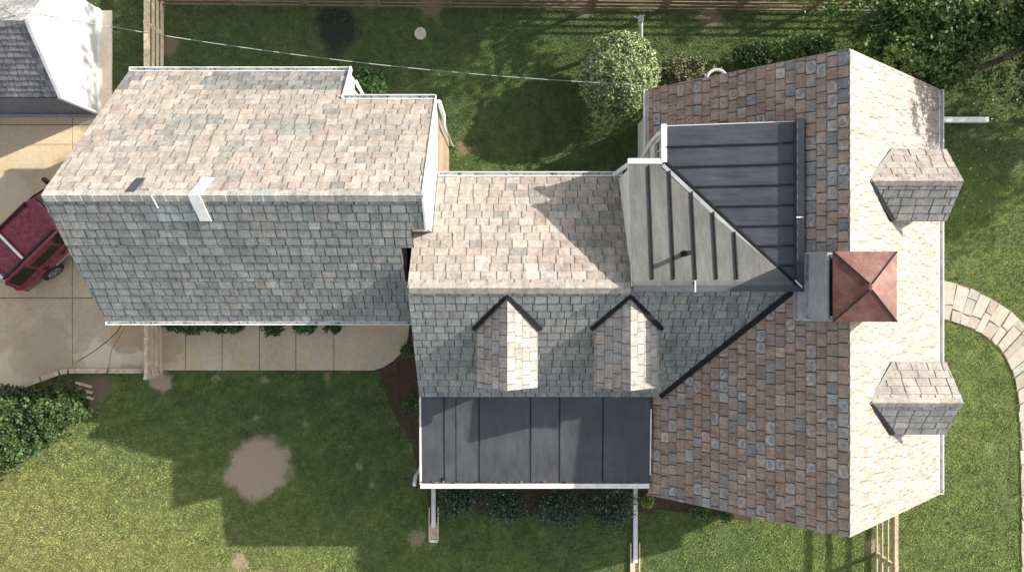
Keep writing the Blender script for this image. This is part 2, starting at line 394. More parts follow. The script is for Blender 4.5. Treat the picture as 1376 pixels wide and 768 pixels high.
mb.slab([(-2.0,1.33,mz(1.33)),(3.4,1.33,mz(1.33)),(3.4,MYN,mz(MYN)),(-2.0,MYN,mz(MYN))], .10, 1)
k1 = dMN.length*(1.38)/(MYN+.05); e1 = k1/7
slates(mb, (MX0,-.05,MR), (1,0,0), dMN, [(-.03,0),(3.4-MX0,0),(3.4-MX0,k1),(-.03,k1)], c_north, th=.018, gap=.012, seed=42, expo=e1, w=(.28,.46))
slates(mb, (-2.0,1.33,mz(1.33)), (1,0,0), dMN, [(.0,0),(5.4,0),(5.4,dMN.length-k1+.02),(0,dMN.length-k1+.02)], c_north, th=.018, gap=.012, seed=43, expo=e1, w=(.28,.46))
ridge_caps(mb, (MX0,-.05,MR), (2.8,-.05,MR), dMS, dMN, c_cream, seed=44, length=.34)
P_(mb, 'roof', [M['slate_pale'], M['under']], label='sunlit pinkish slate slope between the stepped wing and the metal roofs', attrs=True)

# --- metal roofs in the inner corner
def zl(Y): return 8.24 - (1.12/2.97/2+.0)*Y if False else 8.24-24.4+24.4-.0-(.187*Y) - .68
ZL0, ZL1 = 7.60, 7.04                                   # grey one: falls to the north
lx0, lx1, ly1 = 2.83, 6.66, 2.97
mb = MB()
pl = lambda X, Y: (X, Y, ZL0-(ZL0-ZL1)*Y/ly1)
mb.slab([pl(lx0,-.0), pl(lx1,-.0), pl(3.72,ly1), pl(lx0,ly1)], .12, 0)
gm = P_(mb, 'metal_roof', [M['metal_grey'], M['seam']], label='light grey standing-seam metal roof with a vent pipe')
mb = MB()
def hipY(X): return ly1*(lx1-X)/(lx1-3.72)
for X in (3.31,3.81,4.32,4.81,5.29,5.78,6.22):
    y1 = min(ly1-.06, hipY(X)-.10); y0 = .16
    if y1 > y0+.1:
        if X < 5.5: mb = MB(); mb.beam(Vector(pl(X,y0))+Vector((0,0,.02)), Vector(pl(X,y1))+Vector((0,0,.02)), .035, .05); P_(mb, 'seam', [M['seam']], gm)
mb = MB()                                              # darker one, shade put into its colour: falls to the west
DX0, DX1, DZ0, DZ1, DY1 = 3.70, 6.66, 7.04, 7.55, 3.86
pd = lambda X, Y: (X, Y, DZ0+(DZ1-DZ0)*(X-DX0)/(DX1-DX0)+.005)
mb.slab([pd(DX0,ly1+.02), pd(DX1,.02), pd(DX1,DY1), pd(DX0,DY1)], .12, 0)
dm = P_(mb, 'metal_roof', [M['metal_dark']], label='standing-seam metal roof, shade painted into its dark colour, falling towards the round shrub')
mb = MB()
for Y in (3.36,2.87,2.38,1.90,1.42,.95,.48):
    x0 = max(DX0+.02, lx1-(lx1-3.72)*Y/ly1+.10)
    mb = MB(); mb.beam(Vector(pd(x0,Y))+Vector((0,0,.016)), Vector(pd(DX1-.05,Y))+Vector((0,0,.016)), .028, .042); P_(mb, 'seam', [M['seam']], dm)
mb = MB()
A = Vector(pl(3.70,ly1))+Vector((0,0,.02)); B = Vector(pd(lx1,0))+Vector((0,0,.03))
off = Vector((.05,.05,0))
mb.beam(A-off, B-off, .09, .02, mi=0); mb.beam(A+off*.6, B+off*.6, .05, .035, mi=1)
P_(mb, 'valley_flashing', [M['grey_flash'], M['seam']])
mb = MB()
mb.beam((DX1+.07,-.03,7.64), (DX1+.07,DY1+.05,7.64), .17, .10)
mb.beam((lx0-.0,-.06,7.63), (lx1+.16,-.06,7.63), .15, .07)
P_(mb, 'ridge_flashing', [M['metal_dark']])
mb = MB(); mb.beam((lx0,.06,7.615), (lx1-.1,.06,7.635), .10, .05)
P_(mb, 'ridge_flashing', [M['metal_grey']])
mb = MB()                                              # cheek walls under the metal roofs
mb.bb(lx0+.03, -.0, 5.0, lx1, ly1-.10, 6.95); mb.bb(DX0+.05, .5, 4.8, 6.9, DY1-.08, 6.90)
P_(mb, 'wall', [M['siding']], label='pale clapboard cheek wall under the metal roofs')
mb = MB()
mb.beam((lx0-.02,ly1+.05,7.0), (3.64,ly1+.05,7.0), .13, .13)
mb.beam((DX0-.02,ly1+.02,7.02), (DX0-.02,DY1+.05,7.02), .13, .12)
mb.beam((lx0,-.0,7.52), (lx0,ly1,6.97), .03, .12)
mb.beam((lx0+.02,ly1,6.93),(lx0-.12,ly1-.02,5.35),.10,.06)
mb.beam((DX0,DY1+.01,6.97), (DX1,DY1+.01,7.47), .03, .10)
P_(mb, 'gutter', [M['white']], label='white gutter around the inner corner of the metal roofs')
# curved white downspout from that gutter to the main eave
mb = MB()
pts = []
for i in range(11):
    t = i/10; x = DX0+.0-(.05+.38*t**1.0)*1; pts.append((3.66-.02-.0-.02*t*0 + (-.30*t**.7), 3.75-.75*t - .1*sin(t*pi)*-1, 6.9-1.85*t))
mb.tube(pts, .055, 8)
P_(mb, 'downspout', [M['white']], smooth=True)
# window in the cheek wall
def window(x, y, z, w, h, axis, sgn, parent=house, nm='window'):
    """axis 'x': the pane faces sgn*x"""
    fr = MB(); gl = MB(); t = .05
    def bx(m, u0, u1, z0, z1, d0, d1):
        if axis == 'x': m.bb(x+sgn*d0, y+u0, z0, x+sgn*d1, y+u1, z1)
        else: m.bb(x+u0, y+sgn*d0, z0, x+u1, y+sgn*d1, z1)
    bx(fr, -w/2-t, -w/2+t*.6, z-h/2-t, z+h/2+t, 0, .05); bx(fr, w/2-t*.6, w/2+t, z-h/2-t, z+h/2+t, 0, .05)
    bx(fr, -w/2, w/2, z+h/2-t*.6, z+h/2+t*1.4, 0, .055); bx(fr, -w/2-.08, w/2+.08, z-h/2-t*1.3, z-h/2+t*.5, 0, .09)
    bx(fr, -.018, .018, z-h/2, z+h/2, .01, .035); bx(fr, -w/2, w/2, z-.02, z+.02, .01, .04)
    bx(gl, -w/2, w/2, z-h/2, z+h/2, -.02, .012)
    f = fr.build(nm, [M['white']], parent); gl.build('pane', [M['glass']], f); return f
window(DX0+.05, 3.42, 6.35, .5, .7, 'x', -1)
# --- flat black roof
mb = MB()
FX0, FX1, FY0, FY1 = -2.45, 3.70, -2.94, -5.36
fz = lambda Y: 5.13 + (Y-FY0)/(FY1-FY0)*(-.14)
mb.slab([(FX0,FY0,fz(FY0)),(FX0,FY1,fz(FY1)),(FX1,FY1,fz(FY1)),(FX1,FY0,fz(FY0))], .14)
flat = P_(mb, 'flat_roof', [M['membrane']], label='nearly flat blue-black membrane roof above the south room')
mb = MB()
for px in (597,613,644,713,752,810):
    X = (px-688)*19.35/F; mb = MB(); mb.beam((X,FY0-.01,fz(FY0)+.004),(X,FY1+.06,fz(FY1)+.004),.03 if px != 613 else .012,.014); P_(mb, 'seam', [M['seam']], flat)
mb = MB(); mb.tube([(-1.87,-5.22,5.0),(-1.87,-5.22,5.03)], .05, 8); P_(mb, 'drain', [M['seam']], flat)
mb = MB()
mb.beam((FX0-.03,FY1-.05,4.93),(FX1+.02,FY1-.05,4.93),.13,.14); mb.beam((FX0-.02,FY0,5.08),(FX0-.02,FY1,4.95),.05,.13)
mb.beam((FX1+.04,-3.3,5.1),(FX1+.04,-5.1,4.98),.03,.07)
P_(mb, 'gutter', [M['white']], label='white gutter along the edge of the flat black roof')
# --- eave gutters, rakes
mb = MB()
def gutter(mb, a, b, out, w=.12, h=.11):
    a = Vector(a); b = Vector(b); o = Vector(out)
    mb.beam(a, b, .025, h); mb.beam(a+o*w, b+o*w, .025, h)
    mb.beam(a+o*w/2-Vector((0,0,h/2-.01)), b+o*w/2-Vector((0,0,h/2-.01)), w, .02)
    for e in (a, b): mb.beam(e-o*.01, e+o*(w+.01), .02, h)
gutter(mb, (XE+.03,YS,ZE-.06),(XE+.03,YN,ZE-.06),(1,0,0)); P_(mb,'gutter',[M['white']])
mb = MB(); gutter(mb, (XW-.03,3.0,ZE-.06),(XW-.03,YN,ZE-.06),(-1,0,0), .11); P_(mb,'gutter',[M['white']])
mb = MB(); gutter(mb, (WX0-.02,SY-.03,SZ-.06),(-2.5,SY-.03,SZ-.06),(0,-1,0), .08, .10); P_(mb,'gutter',[M['white']])
mb = MB(); gutter(mb, (WX0-.02,NY2+.03,NZ2-.06),(NX,NY2+.03,NZ2-.06),(0,1,0), .10); P_(mb,'gutter',[M['white']])
mb = MB(); gutter(mb, (NX,NY1+.03,NZ1-.05),(WX1,NY1+.03,NZ1-.05),(0,1,0), .10); P_(mb,'gutter',[M['white']])
mb = MB(); gutter(mb, (-1.98,MYN+.03,mz(MYN)-.05),(2.95,MYN+.03,mz(MYN)-.05),(0,1,0), .10); P_(mb,'gutter',[M['white']])
mb = MB()
def rake(a, b, out, w=.035, h=.16, dz=-.10):
    o = Vector(out)*.02; z = Vector((0,0,dz)); mb = MB(); mb.beam(Vector(a)+o+z, Vector(b)+o+z, w, h); P_(mb, 'rake_board', [M['grey_flash']])
for Y, o in ((YS,(0,-1,0)),(YN,(0,1,0))):
    rake((XM,Y,ZR),(XW,Y,ZE),o, dz=-.11); rake((XM,Y,ZR),(XE,Y,ZE),o, dz=-.11)
rake((WX0,RY,RZ),(WX0,SY,SZ),(-1,0,0),dz=-.12); rake((WX0,RY,RZ),(WX0,NY2,NZ2),(-1,0,0),dz=-.12)
rake((MX0,-.05,MR),(MX0,MYS,mz(MYS)),(-1,0,0), w=.02,dz=-.12)
mb = MB()
mb.beam((WX1+.0,RY,RZ-.04),(WX1+.0,NY1,NZ1-.04),.05,.14); P_(mb, 'rake_board', [M['white']]); mb = MB(); mb.beam((WX1+.0,RY,RZ-.04),(WX1+.0,1.33,RZ-.04-.62),.05,.14); P_(mb, 'rake_board', [M['white']])
mb = MB(); mb.beam((NX+.02,NY1,NZ1-.03),(NX+.02,NY2+.1,NZ2-.03),.05,.14)
mb.bb(NX-.08,NY1+.05,3.9,NX-.01,NY2-.03,4.45)
P_(mb, 'rake_board', [M['white']], label='white board and end wall at the step of the eave')
# --- walls
def gable_wall(mb, X0, X1, prof, mi=0):       # prof: (Y,z) list closed, extruded along x
    a = [(X0,y,z) for y,z in prof]; b = [(X1,y,z) for y,z in prof]; k = len(prof)
    mb.face(a, mi); mb.face(b[::-1], mi)
    for i in range(k): mb.face((a[i], b[i], b[(i+1)%k], a[(i+1)%k]), mi)
mb = MB()
prof = [(XW+.3,0),(XE-.3,0),(XE-.3,ZE+.05),(XM,ZR-.18),(XW+.3,ZE+.05)]
a = [(x,YS+.16,z) for x,z in prof]; b = [(x,YN-.16,z) for x,z in prof]
mb.face(a); mb.face(b[::-1])
for i in range(5): mb.face((a[i], b[i], b[(i+1)%5], a[(i+1)%5]))
P_(mb, 'wall', [M['siding']])
mb = MB()
gable_wall(mb, WX0+.2, WX1-.07, [(SY+.3,0),(NY1-.2,0),(NY1-.2,NZ1+.02),(RY,RZ-.2),(1.36,RZ-.2-.63),(1.355,5.3),(.02,5.3),(.0,6.1),(SY+.3,SZ+.05)])
mb.bb(WX0+.2, NY1-.22, 0, NX-.08, NY2-.25, 4.45)
P_(mb, 'wall', [M['siding']])
mb = MB(); mb.bb(-2.08,3.05,0,-2.02,4.66,4.9); mb.bb(-2.3,1.35,5.4,-2.03,3.1,5.6); P_(mb, 'wall', [M['cedar']], label='tan clad strip of wall at the inner end of the stepped wing')
mb = MB()
wp = [(WX1+.0,1.36,5.9),(WX1+.0,3.3,4.8),(WX1+.0,NY1-.15,4.9),(WX1+.0,NY1-.1,NZ1-.05),(WX1+.0,RY,RZ-.1),(WX1+.0,1.36,RZ-.68)]
mb.face(wp); mb.face([(x-.06,y,z) for x,y,z in wp][::-1])
for i in range(6):
    p, q = wp[i], wp[(i+1)%6]; mb.face((p,q,(q[0]-.06,q[1],q[2]),(p[0]-.06,p[1],p[2])))
P_(mb, 'wall', [M['render']], label='white gable wall rising above the pinkish middle slope')
mb = MB(); mb.bb(-2.75,.05,5.0,-2.05,1.36,5.6); P_(mb, 'wall', [M['seam']], label='black infill painting the shade in the gap where two roofs meet')  # near-black box stands for the shade down in this gap
mb = MB(); gable_wall(mb, -2.2, 3.9, [(MYS+.15,0),(MYN-.2,0),(MYN-.2,mz(MYN)-.08),(-.05,MR-.2),(MYS+.15,mz(MYS)-.1)]); P_(mb, 'wall', [M['siding']])
mb = MB(); mb.bb(-2.2,FY1+.2,0,3.85,MYS+.2,4.86); P_(mb, 'wall', [M['siding']])
mb = MB()
for x0,y0,x1,y1 in ((XW+.26,YS+.12,XE-.26,YN-.12),(WX0+.16,SY+.26,WX1+.02,NY1-.16),(-2.24,FY1+.16,3.9,MYN-.16)): mb.bb(x0,y0,-.3,x1,y1,1.3)
P_(mb, 'foundation', [M['stone']])
# windows round the walls
for y, z in ((4.55,3.6),(3.6,3.6)): window(XW+.3, y, z, .7, 1.2, 'x', -1)
for x in (5.4, 7.6, 9.9):
    for z in (2.0, 4.0): window(x, YS+.16, z, .9, 1.25, 'y', -1); window(x, YN-.16, z, .9, 1.25, 'y', 1)
for y in (-4.6,-2.7,2.7,4.2): window(XE-.3, y, 2.6, .9, 1.5, 'x', 1)
for x in (-9.5,-8,-6.4,-4.4): window(x, SY+.3, 3.9, .9, 1.2, 'y', -1)
for x in (-9,-6.2): window(x, NY2-.25, 2.6, .9, 1.2, 'y', 1)
for x in (-1.3,.4,2.2): window(x, FY1+.2, 3.2, 1.0, 1.5, 'y', -1)
for x in (-.9,1.2): window(x, MYN-.2, 3.3, .9, 1.3, 'y', 1)
for y in (.2,3.6): window(WX0+.2, y, 4.2, .9, 1.2, 'x', -1)
# door with steps at the flagstone path
mb = MB(); mb.bb(XE-.32,-.95,.3,XE-.24,.05,2.4); dr = P_(mb, 'door', [M['black']]); mb = MB(); mb.tube([(XE-.2,-.82,1.3),(XE-.2,-.82,1.42)],.02,6); mb.build('handle',[M['grey_flash']],dr)
# --- valley flashing between middle and main roofs
mb = MB()
def vz(X): return ZR-(XM-X)*.8505
VA = Vector((6.72,-.06,7.47)); VB = Vector((3.96,-2.96,5.22))
mb.beam(VA+Vector((0,0,.02)), VB+Vector((0,0,.03)), .12, .03)
P_(mb, 'valley_flashing', [M['black']])
# --- dormers
def flash_strip(mb, a, b, w, h=.03, up=(0,0,1)): mb.beam(a, b, w, h, up)
def dormer_south(xr, hw, sd):
    z0, z1, y0, y1 = 7.22, 6.65, -.23, -2.48; hw_ = hw
    d = MB()
    for s in (-1,1):
        p = [(xr,y0,z0),(xr,y1,z0),(xr+s*hw,y1,z1),(xr+s*hw,y0-.0,z1)]
        d.slab(p if s > 0 else p[::-1], .07, 1)
    D1 = Vector((-hw,0,z1-z0)); D2 = Vector((hw,0,z1-z0)); L = y0-y1
    slates(d, (xr,y1,z0), (0,1,0), D1, [(-.03,0),(L,0),(L,D1.length+.02),(-.03,D1.length+.02)], lambda p,r: pick(r,[((.40,.34,.28),4),((.36,.30,.25),4),((.36,.35,.32),2),((.30,.30,.29),1)]), th=.014, gap=.012, seed=sd)
    slates(d, (xr,y1,z0), (0,1,0), D2, [(-.03,0),(L,0),(L,D2.length+.02),(-.03,D2.length+.02)], c_cream, th=.012, gap=.008, seed=sd+1)
    w = MB(); w.bb(xr-hw+.1, y1+.12, 5.2, xr+hw-.1, y0-.5, z1-.02)
    w.face([(xr-hw+.1,y1+.12,z1-.02),(xr+hw-.1,y1+.12,z1-.02),(xr,y1+.12,z0-.1)])
    root = w.build('dormer', [M['siding']], house); root['label'] = 'narrow gabled dormer with ' + ('one cream half' if xr < 1 else 'patchy tan slates, beside the metal roof')
    d.build('roof', [M['slate'], M['under']], root, attrs=True)
    f = MB(); yv = -1.02
    for s in (-1,1): flash_strip(f, (xr-s*.02,y0+.02,z0+.055), (xr+s*(hw+.10),yv-.06,z1+.035), .10, .05)
    f.build('flashing', [M['black']], root)
    window(xr, y1+.12, 6.0, .7, .9, 'y', -1, root)
dormer_south(-.12, .74, 60); dormer_south(2.84, .78, 64)
def dormer_east(yr, sd, lab):
    z0, z1, x0, x1, hw = 7.5, 6.83, 8.46, 10.62, .87
    d = MB()
    xf = 10.20                                        # front corners: the eaves stop short of the ridge
    dn = Vector((0,hw,z1-z0)); ds = Vector((0,-hw,z1-z0)); L = x1-x0; Lf = dn.length
    cx = (10.62-x0); ce = 10.62-x0
    for s, D in ((1,dn),(-1,ds)):
        p = [(x0,yr,z0),(x1,yr,z0),(x1,yr+s*hw,z1),(x0,yr+s*hw,z1)]
        d.slab(p if s < 0 else p[::-1], .07, 1)
        fn = (lambda p, r: pick(r,[((.34,.285,.235),3),((.31,.26,.215),3),((.37,.325,.27),2)])) if s > 0 else (lambda p, r: pick(r,[((.27,.27,.26),3),((.24,.245,.245),3),((.30,.29,.27),2)]))
        slates(d, (x0,yr,z0), (1,0,0), D, [(0,0),(L+.03,0),(L+.03,Lf+.02),(0,Lf+.02)], fn, th=.016, gap=.016, seed=sd+s, w=(.3,.42), expo=Lf/5)
    ridge_caps(d, (x0,yr,z0), (x1,yr,z0), dn, ds, lambda p,r: (.35,.305,.255), seed=sd+4, width=.13, length=.32)
    w = MB(); w.bb(x0+.5, yr-hw+.12, 5.0, x1-.15, yr+hw-.12, z1-.02)
    w.face([(x1-.15,yr-hw+.12,z1-.02),(x1-.15,yr+hw-.12,z1-.02),(x1-.15,yr,z0-.12)])
    root = w.build('dormer', [M['siding']], house); root['label'] = lab
    d.build('roof', [M['slate'], M['under']], root, attrs=True)
    zs = lambda x: ZR-(x-XM)*.829
    f = MB(); flash_strip(f, (x0-.04,yr,z0+.03), (9.33,yr-hw,z1+.03), .11, .05); f.build('flashing', [M['black']], root)
    f = MB(); flash_strip(f, (x0-.04,yr,z0+.03), (9.33,yr+hw,z1+.03), .10, .05); f.build('flashing', [simple('dull_lead',(.15,.145,.14),.7)], root)
    window(x1-.15, yr, 6.1, .8, 1.0, 'x', 1, root)
dormer_east(2.47, 70, 'gabled dormer on the sunlit slope nearer the trees')
dormer_east(-2.75, 80, 'gabled dormer on the sunlit slope nearer the rail fence')
# --- chimney
ch = MB(); ch.bb(6.93,-.76,7.0,8.30,.73,8.66)
chim = P_(ch, 'chimney', [M['grey_flash']], label='square grey chimney straddling the tall ridge under a copper cap')
mb = MB(); mb.bb(7.2,-.5,8.6,8.05,.48,8.84); mb.bb(6.97,-.72,8.655,8.26,.69,8.67); mb.build('flue', [M['black']], chim)  # flue and top plate black: shade below the cap put into colour
mb = MB()
for x in (7.0,8.22):
    for y in (-.68,.65): mb = MB(); mb.bb(x-.02,y-.02,8.6,x+.02,y+.02,8.9); mb.build('cap_post', [M['grey_flash']], chim)
mb = MB()
c0 = [(6.945,-.775),(8.325,-.775),(8.325,.745),(6.945,.745)]; ap = (7.635,-.02,9.16)
lo = [(x,y,8.87) for x,y in c0]; hi = [(x,y,8.90) for x,y in c0]
r1 = [(7.605,-.09,9.15),(7.665,-.09,9.15),(7.665,.05,9.15),(7.605,.05,9.15)]
for i in range(4):
    j = (i+1)%4; mb.face((lo[i],lo[j],hi[j],hi[i])); mb.face((hi[i],hi[j],r1[j],r1[i]))
mb.face(r1); mb.face(lo[::-1])
cap = mb.build('cap', [M['copper']], chim); cap['label'] = 'aged reddish copper pyramid cap'
mb = MB()
for i in range(4): mb.beam(Vector(hi[i])+Vector((0,0,.008)), Vector(r1[i])+Vector((0,0,.008)), .025, .022)
mb.build('seam', [M['seam']], cap)
mb = MB(); mb.bb(6.70,-.80,7.55,6.935,.77,7.62); mb.bb(6.66,-.80,7.42,6.80,.77,7.50)
for s in (-.79,.76): mb.beam((6.7,s,7.50),(7.55,s,8.22),.05,.04)
mb.build('flashing', [M['grey_flash']], chim)
# --- vent pipe, straps, ridge strap
mb = MB(); mb.tube([(4.07,.76,7.38),(4.07,.76,7.95)], .055, 12); mb.tube([(4.07,.76,7.44),(4.07,.76,7.47)], .085, 12)
P_(mb, 'vent_pipe', [M['black']], smooth=False)
for a, b in (((6.60,.13,7.70),(6.76,-.03,7.70)),((4.28,.12,7.66),(4.28,-.14,7.66)),((6.62,1.60,7.71),(6.78,1.60,7.71))):
    mb = MB(); mb.beam(a, b, .03, .03); P_(mb, 'strap', [M['white']])
mb = MB()
q = lambda X, Y: Vector((X, Y, (pn(X,Y)[2] if Y > RY else sp(X,Y)[2])+.075))
for (xa,ya),(xb,yb) in (((-7.03,2.50),(-7.17,2.04)),((-7.17,2.04),(-7.10,1.50))):
    a, b = q(xa,ya), q(xb,yb); w = Vector((.13,0,0)); t = Vector((0,0,-.05))
    mb.face((a-w,b-w,b+w,a+w)); mb.face((a-w+t,b-w+t,b-w,a-w)); mb.face((a+w,b+w,b+w+t,a+w+t)); mb.face((b-w,b-w+t,b+w+t,b+w)); mb.face((a+w,a+w+t,a-w+t,a-w))
P_(mb, 'ridge_strap', [M['white']], label='bent white strap over the ridge of the stepped wing')
mb = MB(); a_, b_ = q(-8.66,2.50), q(-8.66,2.14); w_ = Vector((.11,0,0)); dn_ = Vector((0,0,-.012)); a_ += dn_; b_ += dn_
a_ += Vector((.09,0,0)); mb.face((a_-w_,b_-w_,b_+w_,a_+w_)); P_(mb, 'patch', [M['metal_dark']], label='small dark repair plate beside the ridge')
mb = MB(); mb.tube([q(-8.12,2.02),q(-8.10,1.90),q(-8.08,1.78)], .016, 6); P_(mb, 'paint_drip', [M['white']])
# --- downspouts and their ground extensions
def downspout(pts, r=.055, m='white', lab=None):
    mb = MB(); mb.tube(pts, r, 6); o = P_(mb, 'downspout', [M[m]])
    if lab: o['label'] = lab
    return o
def ground_pipe(x, y0, y1, yf, lab):
    mb = MB(); y0 *= K; y1 *= K; yf *= K; g0 = -HZ; mb.beam((x*K,y0,g0+.10),(x*K,y1,g0+.10),.13,.11); mb.tube([(x,FY1-.05,4.9),(x,FY1+.12,4.6),(x,FY1+.12,g0+.3),(x*K,y0,g0+.12)], .05, 6); x *= K
    o = P_(mb, 'downspout', [M['white']], label=lab)
    mb = MB()
    for s in (-1,1): mb.beam((x+s*.14,y1+.6,g0+.05),(x+s*.14,yf,g0+.05),.035,.10)
    mb.beam((x,y1+.1,g0+.02),(x,yf,g0+.02),.24,.03); mb.build('splash_channel', [M['wood_pale']], o)
    mb = MB(); mb.beam((x-.13,yf,g0+.06),(x+.13,yf,g0+.06),.08,.06); mb.build('splash_channel', [M['white']], o)
ground_pipe(-2.66, -6.1, -8.15, -8.65, 'white downspout pipe laid out over the lawn from the flat roof corner')
ground_pipe(4.18, -6.1, -9.35, -10.0, 'longer white downspout pipe laid out over the lawn between the shrubs and tall gable')
mb = MB(); mb.beam((11.3,5.1,4.5),(11.3,5.1,.3),.09,.09); mb.beam((11.3,5.60*K,1.6),(16.05*K,5.60*K,1.6),.16,.13); P_(mb,'downspout',[M['white']],label='white downspout pipe laid over the dark lawn below the trees')
mb = MB(); mb.beam((11.15,5.25,4.2),(11.75,5.86,4.25),.13,.10); P_(mb,'downspout',[M['grey_flash']])
mb = MB(); mb.tube([(-1.95,NY1+.0,5.3),(-1.88,NY1-.25,4.8),(-1.9,NY1-.45,4.5),(-1.9,NY1-.45,.2)],.06,6); P_(mb,'downspout',[M['white']])
mb = MB(); mb.tube([(NX+.1,NY2-.2,4.3),(NX+.25,NY2-.5,4.0),(NX+.02,NY2-.55,3.7),(NX+.02,NY2-.55,.2)],.05,6); P_(mb,'downspout',[M['white']])

LIT = []
for a_, b_, k_ in (((XE+.09,YS,ZE-.10),(XE+.09,YN,ZE-.10),50),((WX0,SY-.07,SZ-.10),(-2.5,SY-.07,SZ-.10),90),((WX0,NY2+.08,NZ2-.10),(NX,NY2+.08,NZ2-.10),60),((NX,NY1+.08,NZ1-.09),(WX1,NY1+.08,NZ1-.09),30),((-1.98,MYN+.08,mz(MYN)-.09),(2.95,MYN+.08,mz(MYN)-.09),50),((FX0,FY1+.06,fz(FY1)+.012),(FX1,FY1+.06,fz(FY1)+.012),90)):
    for _ in range(k_):
        t_ = rnd.random(); p_ = Vector(a_).lerp(Vector(b_), t_); LIT.append((p_.x+rnd.uniform(-.03,.03), p_.y+rnd.uniform(-.03,.03), p_.z+rnd.uniform(0,.03)))
LATER = LIT
house.location.z = HZ
# ================================================================ NEIGHBOUR'S GARAGE
gar = thing('garage', 'small white neighbouring garage with dark purple-grey shingle roof at the driveway corner', 'garage')
GX, GW = -14.02*K, -26.0; GR, GYR = 3.76*K, 7.63*K; GE, GYS, GYN = 2.2*K, 5.86*K, 9.40*K
mb = MB()
prof = [(GYS+.02,0),(GYN-.02,0),(GYN-.02,GE-.05),(GYR,GR-.08),(GYS+.02,GE-.05)]
gable_wall(mb, GX, GW, prof); mb.build('wall', [M['render']], gar)
mb = MB()
sl = (GR-GE)/(GYR-GYS)
mb.slab([(GX+.03,GYR,GR),(GW,GYR,GR),(GW,GYS-.0,GE),(GX+.03,GYS-.0,GE)], .06, 1)
mb.slab([(GX+.03,GYR,GR),(GX+.03,GYN,GE),(GW,GYN,GE),(GW,GYR,GR)], .06, 1)
dg = Vector((0,GYS-GYR,GE-GR)); dg2 = Vector((0,GYN-GYR,GE-GR))
slates(mb, (GW,GYR,GR), (1,0,0), dg, [(0,0),(GX-GW,0),(GX-GW,dg.length),(0,dg.length)], c_purple, th=.03, gap=.012, seed=91, expo=dg.length/13, w=(.13,.26))
slates(mb, (GW,GYR,GR), (1,0,0), dg2, [(0,0),(GX-GW,0),(GX-GW,dg.length),(0,dg.length)], lambda p,r: pick(r,[((.3,.3,.3),3),((.36,.35,.34),2)]), th=.02, gap=.012, seed=92, expo=dg.length/13, w=(.2,.3))  # paler slates: sun on the north slope put into their colour
mb.build('roof', [M['slate_dark'], M['under']], gar, attrs=True)
mb = MB()
for Y, e in ((GYS-.03,GE),(GYN+.03,GE)): mb.beam((GX+.05,GYR,GR+.0),(GX+.05,Y,e-.0),.10,.10)
mb.beam((GX-.02,GYS-.01,0),(GX-.02,GYS-.01,GE-.05),.14,.07)
mb.beam((GX,GYS,.10),(GX,GYN,.10),.05,.16)
mb.build('rake_board', [M['white']], gar)
mb = MB(); mb.bb(GW,GYS-.02,.0,GX-.12,GYS+.02,GE-.12); mb.build('wall', [simple('shaded_wall_blue',(.13,.14,.17),.7)], gar)  # darker facing puts the south wall's shade into its colour
window(-17.2, GYS-.02, .95, 1.4, .6, 'y', -1, gar)
mb = MB(); mb.bb(GW,GYS-.14,0,GX+.05,GYS-.03,.07); mb.build('base_kerb', [M['grey_flash']], gar)
mb = MB(); mb.bb(GX+.02,GYS+.03,0,GX+.40,GYN-.05,.06); mb.build('apron', [concrete('pale_concrete',(.66,.62,.53))], gar)
mb = MB(); mb.tube([(GX-.35,GYR+.2,3.2),(GX-.35,GYR+.2,4.0)],.025,8); mb.build('mast', [M['grey_flash']], gar)

# ================================================================ SERVICE CABLE
mb = MB()
a = Vector((GX-.35,GYR+.2,3.95)); b = Vector((3.85,5.42,3.6)); N = 110; pts = []
for i in range(N+1):
    t = i/N; p = a.lerp(b, t); p.z -= 4*t*(1-t)*1.15; pts.append(p)
i = 0; kk = 0
while i < N:
    e = min(N, i+rnd.choice([1,2,3,4])); mb.tube(pts[i:e+1], .010, 6, mi=kk % 2); i = e; kk += 1
M['cable'] = mat('cable_dark', (.10,.10,.10), .5); M['cable_gl'] = mat('cable_glint', (.42,.42,.40), .4)  # bright stretches stand in for sun glints along the cable
tag(mb.build('power_cable', [M['cable'], M['cable_gl']]), 'thin dark cable with sun glints painted on, strung over the dark lawn from garage to tall gable', 'cable')

# ================================================================ FENCES
def fence(label, a, b, h, nposts, mw, rails=4, rw=.035, face=1, rh=.14, cap=True, group='timber rail fences around the garden'):
    a = Vector((*a,0))*K; b = Vector((*b,0))*K; h *= K; t = thing('rail_fence', label, 'fence', a, group)
    d = (b-a).normalized(); n = Vector((-d.y, d.x, 0))*face
    for i in range(rails):
        z = .12 + (h-.2)*(i/(rails-1)); mb = MB()
        off = n*.07
        A = a+off+Vector((0,0,z)); B = b+off+Vector((0,0,z+.0)); A.z += rnd.uniform(-.01,.01)
        mb.beam(A, B, rw, rh); mb.build('rail', [mw], t)
    if cap: mb = MB(); mb.beam(a+n*.02+Vector((0,0,h+.0)), b+n*.02+Vector((0,0,h+.0)), .11, .03); mb.build('cap_rail', [mw], t)
    for ti in nposts:
        p = a.lerp(b, ti); mb = MB(); mb.box((p.x,p.y,(h+.02)/2), (.10,.10,h+.02)); mb.build('post', [mw], t)
    return t
fence('sunlit pale rail fence running between the garage and the dark lawn', (-11.93,6.3), (-11.93,14), 1.1, [0,.295,.62,1], M['wood_pale'], rails=4, face=-1)
fence('short pale rail fence crossing the concrete beside the stepped wing', (-11.95,-3.0), (-11.95,-.9), 1.05, [0,1], M['wood_pale'], rails=4, face=-1)
fence('old brown rail fence along the far edge of the dark upper lawn', (-11.9,9.62), (20,9.3), 1.1, [i/13 for i in range(14)], M['wood_old'], rails=4, face=-1, rh=.085, cap=False, rw=.03)
